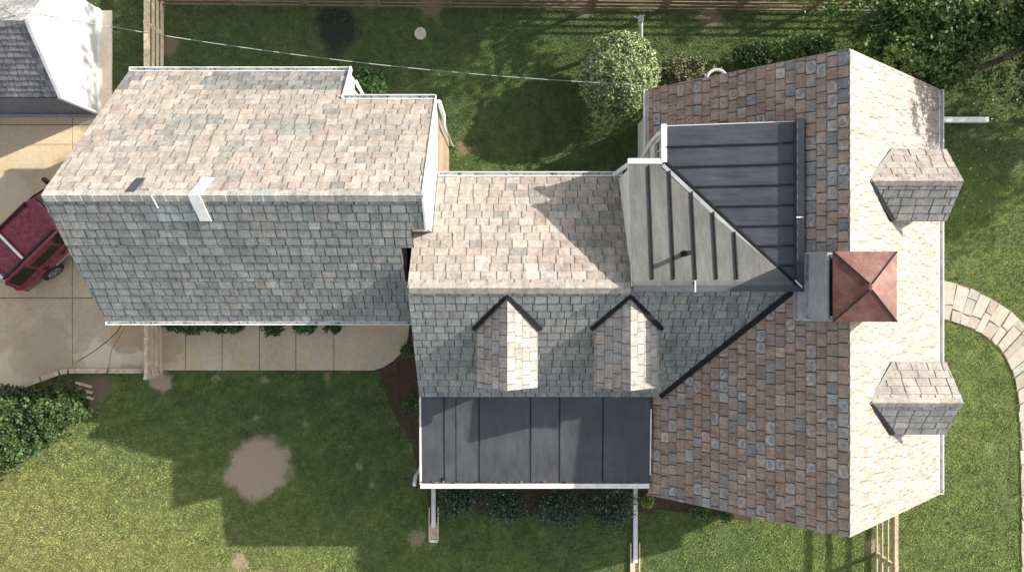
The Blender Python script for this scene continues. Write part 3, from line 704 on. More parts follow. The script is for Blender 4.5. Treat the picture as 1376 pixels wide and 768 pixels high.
fence('sunlit rail fence leading away from the tall gable', (12.42,-5.6), (12.42,-16), 1.28, [0,.335,.66,1], M['wood'], rails=4, face=-1, rh=.10)
# pale timber edging
ed = thing('retaining_edge', 'low pale timber edging curving along the driveway to the hedge', 'edging', (-14,-2.9,0))
poly = [gp(192,497), gp(150,497), gp(97,497), gp(85,499), gp(60,508), gp(30,519), gp(0,528), gp(-60,548)]
for p, q in zip(poly, poly[1:]):
    mb = MB(); e = (Vector(q)-Vector(p)).normalized()*.02
    mb.beam((p[0]-e.x,p[1]-e.y,.10),(q[0]+e.x,q[1]+e.y,.10),.15,.24); mb.build('board', [M['wood_pale']], ed)

# ================================================================ GROUND, PAVING
polys = {}
def world(pl, z=0): return [gp(x, y, z) for x, y in pl]
HOUSE = [[(3.9,-5.6),(11.5,-5.6),(11.5,5.3),(3.9,5.3)], [(-10.5,-.75),(-2,-.75),(-2,4.85),(-10.5,4.85)], [(-10.5,4.8),(-4.5,4.8),(-4.5,5.8),(-10.5,5.8)], [(-2.3,-5.3),(4,-5.3),(4,2.85),(-2.3,2.85)], [(-30,GYS),(GX+.4,GYS),(GX+.4,GYN),(-30,GYN)]]
dconc = concrete('driveway_concrete', (.52,.44,.315), [(*gp(12,500),.9,(.60,.51,.37),.5), (*gp(140,487),.75,(.66,.58,.44),.7), (*gp(175,480),.4,(.66,.58,.44),.6), (*gp(180,452),.7,(.30,.19,.10),.5), (*gp(60,470),1.2,(.33,.27,.18),.5), (*gp(10,262),.7,(.50,.44,.34),.4)])
wconc = concrete('walk_concrete', (.49,.44,.345), [(*gp(225,470),.6,(.40,.28,.15),.5), (*gp(500,440),.5,(.45,.34,.2),.5)])
dw = MB()
curve = [gp(168,430), gp(158,445), gp(145,458), gp(128,471), gp(110,482), gp(97,491), gp(97,497)]
g = .012
YD = GYS-.14
xj = gp(98,0)[0]; yj = gp(0,400)[1]; yt = gp(0,168)[1]
def slab2(pl): dw.prism(pl, -.05, .035)
slab2([(-32,YD),(-32,yt+g),(xj-g,yt+g),(xj-g,YD)]); slab2([(xj+g,YD),(xj+g,yt+g),(-10.4,yt+g),(-10.4,YD)])
slab2([(-32,yt-g),(-32,yj+g),(xj-g,yj+g),(xj-g,yt-g)]); slab2([(xj+g,yt-g),(xj+g,yj+g),(-10.4,yj+g),(-10.4,yt-g)])
slab2([(-32,yj-g),(-32,-7.5),gp(-60,546),gp(0,526),gp(60,506),gp(90,497),(xj-g,gp(0,497)[1]),(xj-g,yj-g)])
cv = [(x-.014,y+.008) for x,y in curve[:-1]]
slab2([(xj+g,yj-g),(xj+g,gp(0,494)[1])]+[(max(x,xj+g+.005),y) for x,y in cv[::-1]]+[(gp(168,0)[0],yj-g)])
slab2([(gp(168,0)[0]+.02,yj-g)]+[(x+.014,y-.008) for x,y in curve]+[gp(146,497)]+[gp(108,462) if False else gp(150,470)]+[gp(168,440)]+[(gp(190,0)[0],yj-g)])
slab2([(gp(190,0)[0]+.02,yj-g),(gp(168,440)[0]+.02,gp(168,440)[1]),(gp(150,470)[0]+.02,gp(150,470)[1]),(gp(146,497)[0]+.02,gp(146,497)[1]),gp(216,497),(gp(216,0)[0],yj-g)])
tag(dw.build('driveway', [dconc]), kind='structure')
wk = MB()
xsj = [217,250,299,349,398,449]
ytop, ybot = gp(0,433)[1], gp(0,497)[1]
for x0, x1 in zip(xsj, xsj[1:]): wk.prism([(gp(x0,0)[0]+g,ybot),(gp(x1,0)[0]-g,ybot),(gp(x1,0)[0]-g,ytop),(gp(x0,0)[0]+g,ytop)], -.05, .035)
wk.prism([(gp(449,0)[0]+g,ybot), gp(503,497), gp(515,493), gp(528,485), gp(539,474), gp(546,462), gp(549,450), gp(550,433), (gp(449,0)[0]+g,ytop)], -.05, .035)
tag(wk.build('walkway', [wconc]), kind='structure')
# soil beds, worn patches and a painted round shadow
def blob(px, py, rx, ry, n=26, jag=.10, seed=0, rot=0):
    r = random.Random(seed); cx, cy = gp(px, py); out = []
    for i in range(n):
        a = 2*pi*i/n; k = 1+r.uniform(-jag,jag); x = rx*cos(a)*k; y = ry*sin(a)*k
        out.append((cx+x*cos(rot)-y*sin(rot), cy+x*sin(rot)+y*cos(rot)))
    return out
def soil(name, base, b2, sc=12):
    m = mat(name, base, .95); n = NT(m)
    f = n.noise(sc, 8, .75); h = n.noise(sc*5, 5, .7)
    c = n.mix(n.ramp(f, [(.35,0),(.68,1)]), base, b2); c = n.mix(.7, c, n.ramp(h, [(.3,.6),(.7,1.3)]), 'MULTIPLY')
    n.col(c); n.bump(h, .8, .03); return m
M['dirt'] = soil('dry_dirt', (.27,.195,.135), (.40,.305,.22)); M['mulch'] = soil('bark_mulch', (.030,.024,.016), (.085,.045,.026), 4); M['dark_soil'] = soil('black_soil', (.014,.016,.012), (.03,.03,.02))
sheets = []
def sheet(name, pl, m, z):
    mb = MB(); mb.face([(x,y,z) for x,y in pl]); o = tag(mb.build(name, [m]), kind='structure'); return o
def flip(pl):
    a = sum(pl[i][0]*pl[(i+1)%len(pl)][1]-pl[(i+1)%len(pl)][0]*pl[i][1] for i in range(len(pl)))
    return pl if a > 0 else pl[::-1]
BARE = []
def bare(name, pl, m, z=.012, dens=0.0):
    pl = flip(pl); BARE.append((pl, dens)); return sheet(name, pl, m, z)
def rough_edge(pl, k=4, j=.05, seed=2):
    r = random.Random(seed); out = []
    for i in range(len(pl)):
        a, b = Vector(pl[i]), Vector(pl[(i+1)%len(pl)])
        for q in range(k): t = q/k; p = a.lerp(b,t); out.append((p.x+r.uniform(-j,j), p.y+r.uniform(-j,j)))
    return out
bare('mulch_bed', rough_edge(world([(552,440),(600,440),(600,560),(560,660),(552,600),(530,560),(512,520),(505,499),(530,486),(546,465)]), 5, .12), M['mulch'], .010, .34)
bare('mulch_bed', rough_edge(world([(215,438),(215,400),(560,400),(556,436)]),6,.02), M['mulch'], .008)
bare('mulch_bed', world([(570,600),(880,600),(880,690),(850,684),(810,694),(760,686),(700,694),(640,684),(592,690),(574,670)]), M['mulch'], .010, .25)
bare('mulch_bed', world([(870,650),(1010,640),(1010,700),(940,690),(880,684)]), M['mulch'], .011, .3)
DRT = (.34,.265,.185); DR2 = (.17,.125,.08); SHADOW_BLK = (.012,.014,.010)  # last colour paints a round shadow into the upper lawn
SPOTS = [(214,10,.35,DR2,.8),(226,62,.4,DR2,.9),(580,5,.5,DR2,.9),(620,200,.22,DR2,.9),(500,5,.25,DR2,.8),(783,12,.35,DR2,.8),(955,22,.45,DR2,.8),(560,722,.34,DRT,.6),(322,756,.3,DRT,.7),(530,500,.4,(.16,.07,.03),.8),(1172,735,.3,DRT,.7),
 (345,562,.12,DRT,.5),(290,508,.15,DRT,.6),(440,505,.16,DRT,.6),(485,625,.16,DRT,.6),(500,652,.12,DRT,.5),(410,570,.12,DRT,.4),(355,510,.14,DRT,.5),
 (347,628,1.10,DRT,1),(340,636,.98,DRT,1),(355,620,.96,DRT,.9),(128,522,.62,DR2,1),(216,512,.42,DRT,1),(454,37,.85,SHADOW_BLK,1),(452,58,.6,SHADOW_BLK,.6)]
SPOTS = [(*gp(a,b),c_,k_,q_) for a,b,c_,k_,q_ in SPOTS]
def turf(n):
    f = n.noise(.38, 8, .7); g2 = n.noise(1.5, 8, .75); g3 = n.noise(5, 6, .7)
    g = n.n('ShaderNodeNewGeometry'); sx = n.n('ShaderNodeSeparateXYZ'); n.l(g.outputs['Position'], sx.inputs[0])
    # drier, yellower turf with sun brightness painted in towards the south-west, deeper green to the east
    dry_sunlit = n.ramp(n.math('ADD', n.math('MULTIPLY_ADD', sx.outputs[1], -.055, .0), n.math('MULTIPLY_ADD', sx.outputs[0], -.03, -.05)), [(.46,0),(.80,1)])
    c = n.mix(n.ramp(f, [(.38,0),(.62,1)]), (.070,.150,.042), (.125,.215,.052))
    c = n.mix(n.math('MULTIPLY', dry_sunlit, .85), c, (.25,.285,.095))
    c = n.mix(n.math('MULTIPLY', n.ramp(g2, [(.50,0),(.70,1)]), .55), c, (.25,.27,.10))
    c = n.mix(n.math('MULTIPLY', n.ramp(g2, [(.30,1),(.46,0)]), .5), c, (.04,.095,.03))
    ml = n.noise(1.0, 4, .6, n.pos((.16,3.2,1),(0,0,.10)))             # faint mower and rake lines
    c = n.mix(n.math('MULTIPLY', n.ramp(ml, [(.60,0),(.68,1)]), n.math('MULTIPLY', dry_sunlit, .6)), c, (.42,.37,.22))
    c = n.mix(.8, c, n.ramp(g3, [(.3,.68),(.7,1.25)]), 'MULTIPLY')
    east = n.ramp(n.math('MULTIPLY_ADD', sx.outputs[0], .05, .3), [(.5,0),(.8,1)])
    c = n.mix(n.math('MULTIPLY', east, .5), c, (.20,.27,.065))
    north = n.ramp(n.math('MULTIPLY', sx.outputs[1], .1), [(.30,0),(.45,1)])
    c = n.mix(n.math('MULTIPLY', north, .6), c, (.055,.10,.03))  # tree shade on the upper lawn put into the turf colour
    c = n.mix(1, c, n.ramp(n.noise(3.1, 7, .78, dist=.5), [(.33,.58),(.5,.95),(.68,1.45)]), 'MULTIPLY')
    fl = n.noise(11, 5, .75); c = n.mix(n.math('MULTIPLY', n.ramp(fl, [(.56,0),(.68,1)]), .4), c, (.24,.22,.10))
    c = n.mix(n.math('MULTIPLY', n.ramp(n.noise(.8, 7, .7, n.pos((1,1,1),(0,0,2))), [(.55,0),(.72,1)]), .35), c, (.20,.165,.085))
    return n.mix(1, c, (.98,.93,.78), 'MULTIPLY')
# lawn sheet
def lawn_mat():
    m = mat('lawn_ground', (.07,.08,.03), .95); n = NT(m)
    h = n.noise(22, 6, .75); c = n.mix(.4, turf(n), (.05,.045,.025))
    p = n.pos(); w = n.n('ShaderNodeTexNoise'); w.inputs['Scale'].default_value = 2.2; w.inputs['Detail'].default_value = 6; n.l(p, w.inputs['Vector'])
    wc = n.n('ShaderNodeVectorMath', operation='SUBTRACT'); wc.inputs[1].default_value = (.5,.5,.5); n.l(w.outputs['Color'], wc.inputs[0])
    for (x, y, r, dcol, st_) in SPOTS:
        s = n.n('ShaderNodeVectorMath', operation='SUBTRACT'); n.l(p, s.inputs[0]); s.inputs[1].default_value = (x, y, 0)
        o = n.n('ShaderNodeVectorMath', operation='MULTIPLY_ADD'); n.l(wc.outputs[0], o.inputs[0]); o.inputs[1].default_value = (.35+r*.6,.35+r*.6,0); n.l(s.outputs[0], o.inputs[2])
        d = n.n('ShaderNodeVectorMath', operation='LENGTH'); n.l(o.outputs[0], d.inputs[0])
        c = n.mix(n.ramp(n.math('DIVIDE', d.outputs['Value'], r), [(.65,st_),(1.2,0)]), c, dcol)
    c = n.mix(.9, c, n.ramp(h, [(.3,.6),(.7,1.25)]), 'MULTIPLY')
    n.col(c); n.bump(h, .8, .04); return m
mb = MB(); mb.face([(-150,-150,0),(150,-150,0),(150,150,0),(-150,150,0)])
tag(mb.build('ground', [lawn_mat()]), kind='structure')
# flagstone path
inner = [(1250,428),(1272,430),(1292,436),(1312,445),(1330,457),(1345,472),(1356,490),(1364,512),(1368,540),(1370,580),(1371,640),(1372,700),(1372,780),(1372,860)]
outer = [(1250,375),(1280,379),(1308,389),(1334,402),(1358,418),(1378,436),(1393,458),(1404,484),(1412,520),(1416,570),(1418,640),(1419,700),(1419,780),(1419,860)]
inn = world(inner); out_ = world(outer)
mb = MB(); mb.face([(x,y,.014) for x,y in flip(inn+out_[::-1])])
pth = tag(mb.build('path', [soil('path_sand', (.30,.25,.18),(.40,.33,.24))]), kind='structure')
def stone_mat():
    m = mat('flagstone', (.5,.44,.36), .85); n = NT(m); a = n.n('ShaderNodeAttribute', attribute_name='Col')
    c = n.mix(.8, a.outputs['Color'], n.ramp(n.noise(6,7,.7), [(.3,.75),(.7,1.15)]), 'MULTIPLY'); n.col(c); n.bump(n.noise(20,5), .3, .02); return m
mb = MB(); rs = random.Random(5)
def along(L, t):
    i = min(int(t), len(L)-2); f = t-i; return Vector(L[i]).lerp(Vector(L[i+1]), f)
t = 0
while t < len(inn)-1:
    dt = (.55 if t < 8 else .28)*rs.uniform(.75,1.3)
    cuts = [0]+sorted(rs.uniform(.22,.78) for _ in range(rs.choice([1,2,2])))+[1]
    if len(cuts) == 4 and cuts[2]-cuts[1] < .18: cuts.pop(1)
    for c0_, c1_ in zip(cuts, cuts[1:]):
        j = lambda: rs.uniform(-.03,.03)
        P = []
        for (cc, tt) in ((c0_,t),(c1_,t),(c1_,min(t+dt,len(inn)-1)),(c0_,min(t+dt,len(inn)-1))):
            p = along(inn,tt).lerp(along(out_,tt), cc); P.append(Vector((p.x+j(), p.y+j(), 0)))
        ctr = sum(P, Vector())/4; P = [ctr+(p-ctr)*.95 + (ctr-p).normalized()*.006 for p in P]
        if (P[1]-P[0]).cross(P[2]-P[1]).z < 0: P = P[::-1]
        k = rs.uniform(.85,1.1); cl = rs.choice([(.55,.49,.40),(.50,.46,.39),(.57,.50,.42),(.48,.41,.33)]); k *= .72; cl = (cl[0]*k,cl[1]*k,cl[2]*k,1)
        zt = .045+rs.uniform(-.006,.006); T = [(p.x,p.y,zt+rs.uniform(-.003,.003)) for p in P]; B = [(p.x,p.y,.0) for p in P]
        mb.face(T,0,cl)
        for i in range(4): q = (i+1)%4; mb.face((B[i],B[q],T[q],T[i]),0,cl)
    t += dt
o = tag(mb.build('path', [stone_mat()], attrs=True), kind='structure')

# grass blades, numpy-built
def in_poly(x, y, poly):
    res = np.zeros(x.shape, bool); n_ = len(poly)
    for i in range(n_):
        x1, y1 = poly[i]; x2, y2 = poly[(i+1)%n_]
        if y1 == y2: continue
        c = ((y1 > y) != (y2 > y)) & (x < (x2-x1)*(y-y1)/(y2-y1)+x1); res ^= c
    return res
def np_mesh(name, V, Fc, k, m, parent=None, cols=None):
    me = bpy.data.meshes.new(name); nv = len(V); nf = len(Fc)
    me.vertices.add(nv); me.vertices.foreach_set('co', V.astype(np.float32).ravel())
    me.loops.add(nf*k); me.loops.foreach_set('vertex_index', Fc.astype(np.int32).ravel())
    me.polygons.add(nf); me.polygons.foreach_set('loop_start', np.arange(0, nf*k, k, dtype=np.int32)); 
    me.materials.append(m)
    if cols is not None:
        ca = me.color_attributes.new('Col', 'FLOAT_COLOR', 'POINT'); ca.data.foreach_set('color', cols.astype(np.float32).ravel())
    me.update(calc_edges=True)
    o = bpy.data.objects.new(name, me); COL.objects.link(o)
    if parent: o.parent = parent; o.matrix_parent_inverse = Matrix.Translation(-parent.location)
    return o
def grass_mat():
    m = mat('grass_blades', (.08,.1,.03), .6, spec=.3); n = NT(m); a = n.n('ShaderNodeAttribute', attribute_name='Col')
    c = turf(n)
    c = n.mix(1, c, a.outputs['Color'], 'MULTIPLY'); n.col(c)
    n.b.inputs['Transmission Weight'].default_value = 0
    return m
NB = 800000
x = nr.uniform(-18.6, 18.6, NB); y = nr.uniform(-10.4, 10.4, NB)
keep = np.ones(NB, bool)
DRV = [[(-32,YD),(-10.4,YD),(-10.4,-.5),(-11.8,-.5),gp(216,497),gp(97,497),gp(60,507),gp(0,527),gp(-60,547),(-32,-7.1)], [gp(215,430),gp(215,498),gp(503,498),gp(528,486),gp(546,463),gp(550,433)], inn+out_[::-1], ]
for pgn in HOUSE + DRV: keep &= ~in_poly(x, y, pgn)
for pgn, dens in BARE: 
    cx_, cy_ = np.mean(pgn, 0); big_ = [(cx_+(a-cx_)*1.07, cy_+(b-cy_)*1.07) for a, b in pgn]; sm_ = [(cx_+(a-cx_)*.9, cy_+(b-cy_)*.9) for a, b in pgn]
    keep &= ~(in_poly(x, y, sm_) & (nr.random(NB) > dens)); keep &= ~(in_poly(x, y, pgn) & (nr.random(NB) > dens+.28)); keep &= ~(in_poly(x, y, big_) & (nr.random(NB) > .75))
wob = (np.sin(x*5.1+1.3*np.sin(y*3.7))+np.sin(y*6.3+1.1*np.sin(x*4.9)))*.09+(np.sin(x*13+y*7)+np.sin(y*17-x*5))*.05
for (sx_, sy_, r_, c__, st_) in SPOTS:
    dd = np.hypot(x-sx_, y-sy_)/r_+wob; keep &= ~((dd < 1.2) & (nr.random(NB) > np.clip((dd-.72)*2.1, .03 if c__ is not SHADOW_BLK else .12, 1)) & (nr.random(NB) < st_+.05))
lo = np.array([[noise.noise(Vector((i*.5, j*.5, 4.2))) + .5*noise.noise(Vector((i*1.3, j*1.3, 8))) for j in range(-22,23)] for i in range(-38,39)])
ii = np.clip(((x+19)*2).astype(int), 0, 76); jj = np.clip(((y+11)*2).astype(int), 0, 44)
keep &= ~((lo[ii,jj] > .42) & (nr.random(NB) > .45))
x = x[keep]; y = y[keep]; n_ = len(x)
h = nr.uniform(.026,.06,n_)*(1+.4*np.clip(lo[ii,jj][keep],-.6,.6)); az = nr.uniform(0,2*pi,n_); ln = nr.uniform(.4,1.3,n_)*h
wd = nr.uniform(.006,.013,n_)
bx_, by_ = np.cos(az+pi/2)*wd, np.sin(az+pi/2)*wd; tx, ty = np.cos(az)*ln, np.sin(az)*ln
V = np.zeros((n_,3,3)); V[:,0] = np.stack([x-bx_,y-by_,np.zeros(n_)],1); V[:,1] = np.stack([x+bx_,y+by_,np.zeros(n_)],1); V[:,2] = np.stack([x+tx,y+ty,h],1)
sh = nr.uniform(.6,1.35,(n_,1)); tint = np.where(nr.random((n_,1)) < .07, np.array([[1.45,1.3,1.15]]), np.array([[1.,1.,1.]]))
cc = np.ones((n_,3,4)); cc[:,:,:3] = (sh*tint)[:,None,:]
gr = np_mesh('grass', V.reshape(-1,3), np.arange(n_*3).reshape(-1,3), 3, grass_mat(), cols=cc.reshape(-1,4))
tag(gr, kind='stuff')

# ================================================================ PLANTS
def leaf_mat(name, c1, c2, c3, rough=.5):
    m = mat(name, c1, rough, spec=.18); n = NT(m); a = n.n('ShaderNodeAttribute', attribute_name='Col')
    f = n.noise(1.3, 4, .6); c = n.mix(n.ramp(f, [(.38,0),(.62,1)]), c1, c2)
    s = n.n('ShaderNodeSeparateColor'); n.l(a.outputs['Color'], s.inputs[0])
    c = n.mix(s.outputs[1], c, c3)
    k = n.math('MULTIPLY_ADD', s.outputs[0], 1.0, .5); x_ = n.n('ShaderNodeVectorMath', operation='SCALE'); n.l(c, x_.inputs[0]); n.l(k, x_.inputs['Scale'])
    n.col(x_.outputs[0])
    return m
M['leaf_round'] = leaf_mat('viburnum_leaves', (.11,.155,.05), (.17,.215,.08), (.38,.41,.25))
M['leaf_tree'] = leaf_mat('tree_leaves', (.045,.085,.022), (.085,.135,.032), (.17,.21,.07))
M['leaf_dark'] = leaf_mat('dark_tree_leaves', (.02,.042,.014), (.033,.06,.018), (.06,.09,.03))
M['leaf_hedge'] = leaf_mat('hedge_leaves', (.028,.052,.018), (.045,.078,.024), (.10,.14,.055), .5)
M['leaf_green'] = leaf_mat('bright_shrub_leaves', (.035,.08,.02), (.05,.105,.028), (.11,.17,.06), .5)
M['leaf_cool'] = leaf_mat('cool_shrub_leaves', (.026,.046,.028), (.04,.066,.04), (.12,.16,.12), .5)
M['leaf_yellow'] = leaf_mat('yellow_shrub_leaves', (.12,.17,.04), (.18,.22,.06), (.3,.33,.12))
def leaves(pts, nrm, size, m, name, parent, hi=.12, elong=1.5, seed=1):
    g_ = np.random.default_rng(seed); n_ = len(pts)
    d = g_.normal(size=(n_,3)); d += nrm*1.3; d /= np.linalg.norm(d,axis=1,keepdims=True)
    t = g_.normal(size=(n_,3)); t -= (t*d).sum(1,keepdims=True)*d; t /= np.linalg.norm(t,axis=1,keepdims=True)
    b = np.cross(d,t); s = size*g_.uniform(.6,1.3,(n_,1)); t = t*s*elong*.5; b = b*s*.5
    V = np.stack([pts-t, pts-b*.9+t*.1, pts+t, pts+b*.9+t*.1],1)
    V[:,1] += d*s*.12; V[:,3] += d*s*.12
    c = np.ones((n_,4,4)); c[:,:,0] = g_.uniform(.1,1,(n_,1)); c[:,:,1] = (g_.random((n_,1)) < hi)*g_.uniform(.5,1,(n_,1))
    return np_mesh(name, V.reshape(-1,3), np.arange(n_*4).reshape(-1,4), 4, m, parent, c.reshape(-1,4))
def crown_pts(c, r, nclump, per, spread, seed, shell=.55, zmin=.05, lump=.25):
    g_ = np.random.default_rng(seed); c = np.array(c, float); r = np.array(r, float)
    d = g_.normal(size=(nclump,3)); d /= np.linalg.norm(d,axis=1,keepdims=True)
    d[:,2] = np.where(d[:,2] < -.35, -d[:,2], d[:,2])
    rad = g_.uniform(shell,1,(nclump,1))*(1+lump*np.array([[noise.noise(Vector(q*1.7)+Vector((seed,0,0)))] for q in d])*1.6)
    cc = c+d*rad*r
    cnt = g_.integers(int(per*.6), int(per*1.4)+1, nclump); idx = np.repeat(np.arange(nclump), cnt)
    off = g_.normal(size=(len(idx),3)); off *= (g_.random((len(idx),1))**.4)/np.linalg.norm(off,axis=1,keepdims=True)*spread*g_.uniform(.6,1.3,(nclump,1))[idx]
    off[:,2] *= .7
    p = cc[idx]+off; nm = d[idx]*.6+np.array([0,0,.6]); k = p[:,2] > zmin
    return p[k], nm[k], cc
def stems(base, targets, r0, m, parent, name='stem', n_=10, seed=0, zfork=.35):
    r = random.Random(seed); mb = MB(); b = Vector(base)
    fk = b+Vector((0,0,zfork))
    mb.tube([b-Vector((0,0,.05)), b.lerp(fk,.5)+Vector((r.uniform(-.02,.02),r.uniform(-.02,.02),0)), fk], r0, 8, r2=r0*.8)
    T = [targets[i] for i in r.sample(range(len(targets)), min(n_, len(targets)))]
    for q in T:
        q = Vector(q); mid = fk.lerp(q,.5)+Vector((r.uniform(-.1,.1),r.uniform(-.1,.1),.1))*min(1,(q-fk).length)
        mb.tube([fk, mid, q], r0*.55, 6, r2=r0*.1)
    mb.build(name, [m], parent, smooth=True)
def shrub(name, label, cat, x, y, r, zc, m, nclump, per, spread, size, seed, group=None, hi=.12, shell=.5, trunk=.04, lump=.25, elong=1.5):
    t = thing(name, label, cat, (x,y,0), group)
    p, nm, cc = crown_pts((x,y,zc), r, nclump, per, spread, seed, shell, lump=lump)
    leaves(p, nm, size, m, 'foliage', t, hi, elong, seed); stems((x,y,0), cc, trunk, M['bark'], t, 'stem', 9, seed, zc*.4); return t
X, Y = gp(831,100,1.3)
shrub('round_shrub', 'big round clipped shrub with pale speckled leaves on the dark lawn', 'shrub', X, Y, (1.16,1.18,.95), 1.30, M['leaf_round'], 1500, 62, .13, .058, 101, hi=.34, shell=.80, trunk=.07, lump=.03)
X, Y = gp(500,118,.5)
shrub('shrub', 'small glossy green shrub tucked in the notch of the stepped wing', 'shrub', X, Y, (.58,.48,.6), .6, M['leaf_green'], 110, 34, .16, .065, 102, hi=.2)
# hedge at the left edge
t = thing('hedge', 'big glossy dark green hedge at the foot of the driveway', 'hedge', (*gp(40,565),0))
P1 = []
for i,(px,py,rx) in enumerate([(85,545,.75),(60,555,.95),(30,570,1.05),(-5,585,1.1),(15,600,.8),(-40,600,1.2),(5,545,.8)]):
    xx, yy = gp(px,py,.8); p, nm, cc = crown_pts((xx,yy,.75),(rx,rx*.85,.75),170,34,.18,110+i,.6); P1.append((p,nm,cc))
leaves(np.concatenate([a[0] for a in P1]), np.concatenate([a[1] for a in P1]), .075, M['leaf_hedge'], 'foliage', t, .22, 1.6, 8)
stems((*gp(30,572),0), np.concatenate([a[2] for a in P1]), .06, M['bark'], t, 'stem', 24, 4, .3)
for i,(px,py,r) in enumerate([(238,439,.34),(262,440,.36),(300,440,.40),(318,441,.26),(368,441,.36),(410,441,.34),(448,440,.26),(283,438,.28)]):
    xx, yy = gp(px,py-3,.3); labs = ['low green shrub at the timber fence end of the walk bed','low shrub second from the fence in the walk bed','widest low shrub in the walk bed','small low shrub just past the widest one in the walk bed','low shrub standing alone mid-way along the walk bed','low shrub near the far third of the walk bed','last small shrub at the house end of the walk bed','little low shrub third from the fence in the walk bed']
    shrub('bed_shrub', labs[i], 'shrub', xx, yy, (r,r*.75,.3), .32, M['leaf_green'] if i%2 else M['leaf_hedge'], 46, 24, .12, .055, 120+i, 'low shrubs along the concrete walk', hi=.2)
for i,(px,py,r) in enumerate([(617,669,.62),(678,676,.68),(752,680,.70),(822,682,.72)]):
    xx, yy = gp(px,py,.6); labs = ['dark shrub nearest the shorter downspout pipe','second dark shrub from the shorter downspout pipe','third dark shrub from the shorter downspout pipe','dark shrub nearest the longer downspout pipe']
    shrub('foundation_shrub', labs[i], 'shrub', xx, yy, (r*1.05,.55,.5), .55, M['leaf_cool'], 130, 26, .26, .055, 140+i, 'dark shrubs below the flat black roof', hi=.16, shell=.3)
for i,(px,py,r,mm,lab) in enumerate([(868,672,.2,'leaf_yellow','yellow-green sprig under the corner of the tall gable'),(942,684,.36,'leaf_green','bright low plant along the tall gable wall'),(975,688,.28,'leaf_green','smaller low plant farther along the tall gable wall'),(556,541,.36,'leaf_green','green shrub in the mulch beside the flat roof'),(551,468,.24,'leaf_hedge','small dark shrub where the curved walk meets the house'),(1068,40,.0,'leaf_tree','')]):
    if r: xx, yy = gp(px,py,.25); shrub('small_shrub', lab, 'shrub', xx, yy, (r,r*.8,.28), .3, M[mm], 34, 22, .11, .055, 150+i, hi=.2)
X, Y = gp(915,101,.3)
shrub('ground_shrub', 'sprawling low brownish shrub between the round shrub and tall gable', 'shrub', X, Y, (1.1,.55,.35), .3, leaf_mat('brown_shrub_leaves',(.06,.075,.03),(.09,.095,.04),(.24,.22,.13)), 150, 26, .16, .05, 160, hi=.2)
X, Y = gp(1030,78,.3)
shrub('ground_shrub', 'dark low shrub in the shade under the tall gable peak', 'shrub', X, Y, (1.2,.45,.4), .35, M['leaf_dark'], 130, 26, .18, .06, 161, hi=.1)
# trees
def tree(name, label, x, y, zc, r, m, nclump, per, spread, size, seed, trunk_r=.16, group=None, hi=.1, shell=.45, elong=1.4):
    t = thing(name, label, 'tree', (x,y,0), group)
    p, nm, cc = crown_pts((x,y,zc), r, nclump, per, spread, seed, shell, lump=.45)
    leaves(p, nm, size, m, 'crown', t, hi, elong, seed)
    stems((x,y,0), cc, trunk_r, M['bark'], t, 'trunk', 26, seed, max(.6, zc-r[2]*.6)); return t
tree('leafy_tree', 'broad mid-green tree behind the tall gable, sunlit on its crown', 11.3, 6.95, 3.0, (2.45,1.6,1.6), M['leaf_tree'], 420, 60, .34, .085, 201, hi=.24, shell=.4)
tree('leafy_tree', 'smaller tree touching the rail fence behind the tall gable', 8.75, 6.75, 1.5, (.9,.8,.8), M['leaf_tree'], 90, 50, .26, .08, 202, .08, hi=.12)
tree('dark_tree', 'very dark tree in the shaded corner beyond the tall gable', 14.9, 6.9, 4.2, (2.3,2.3,2.2), M['leaf_dark'], 300, 60, .4, .09, 203, .15, hi=.10)
X, Y = gp(1215,78,4.2)
tree('sapling', 'slender light-leaved sapling reaching over the tall gable eave', X, Y, 3.9, (.55,.5,.5), M['leaf_yellow'], 40, 26, .17, .075, 204, .04, hi=.3)
# more trees of the wood beyond the fence, outside the frame: they shade the upper lawn
big = tree('shade_tree', 'tall tree of the wood beyond the old brown fence', 3.2, 12.9, 5.6, (3.2,2.7,3.2), M['leaf_tree'], 420, 34, .5, .17, 210, .28, 'trees beyond the fence')
def copy_tree(src, x, y, rz, s, label):
    r_ = src.copy(); COL.objects.link(r_); r_.location = (x,y,0); r_.rotation_euler.z = rz; r_.scale = (s,s,s); r_['label'] = label
    for c_ in src.children:
        k_ = c_.copy(); COL.objects.link(k_); mi = c_.matrix_parent_inverse.copy(); k_.parent = r_; k_.matrix_parent_inverse = mi
for i,(x_,y_,rz,s) in enumerate([(.9,12.8,1,.76),(7.3,13.0,2.1,.85),(17.0,15.2,3.3,.8),(5.5,17,4.0,1.0),(21.3,6.6,.6,.72)]):
    copy_tree(big, x_, y_, rz, s, 'tall tree of the wood beyond the old brown fence')

# ================================================================ SMALL THINGS
X, Y = gp(565,45)
mb = MB(); mb.prism(blob(565,45,.2,.2,9,.08,4), -.02, .035); tag(mb.build('stepping_stone', [M['dirt'] if False else simple('pale_stone',(.52,.47,.40),.9)]), 'single round pale stepping stone in the dark upper lawn', 'stone')
pp = thing('standpipe', 'leaning white garden pipe with a tap head behind the round shrub', 'pipe', (4.38*K,8.30*K,0))
mb = MB(); mb.tube([(4.13,7.82,-.05),(3.86,7.97,1.5)], .07, 10); mb.build('pipe', [M['white']], pp, smooth=True)
mb = MB(); mb.tube([(3.87,7.96,1.45),(3.84,7.98,1.66)], .09, 8); mb.tube([(3.86,7.97,1.6),(3.63,8.02,1.64)], .025, 6); mb.tube([(3.77,7.87,1.64),(3.95,8.07,1.66)], .02, 6); mb.build('tap', [M['grey_flash']], pp)
lp = thing('pipe_loop', 'grey pipe bent in a half loop behind the gable edge', 'pipe', (5.8,5.8,0))
mb = MB(); cx, cz = 5.8, 5.6
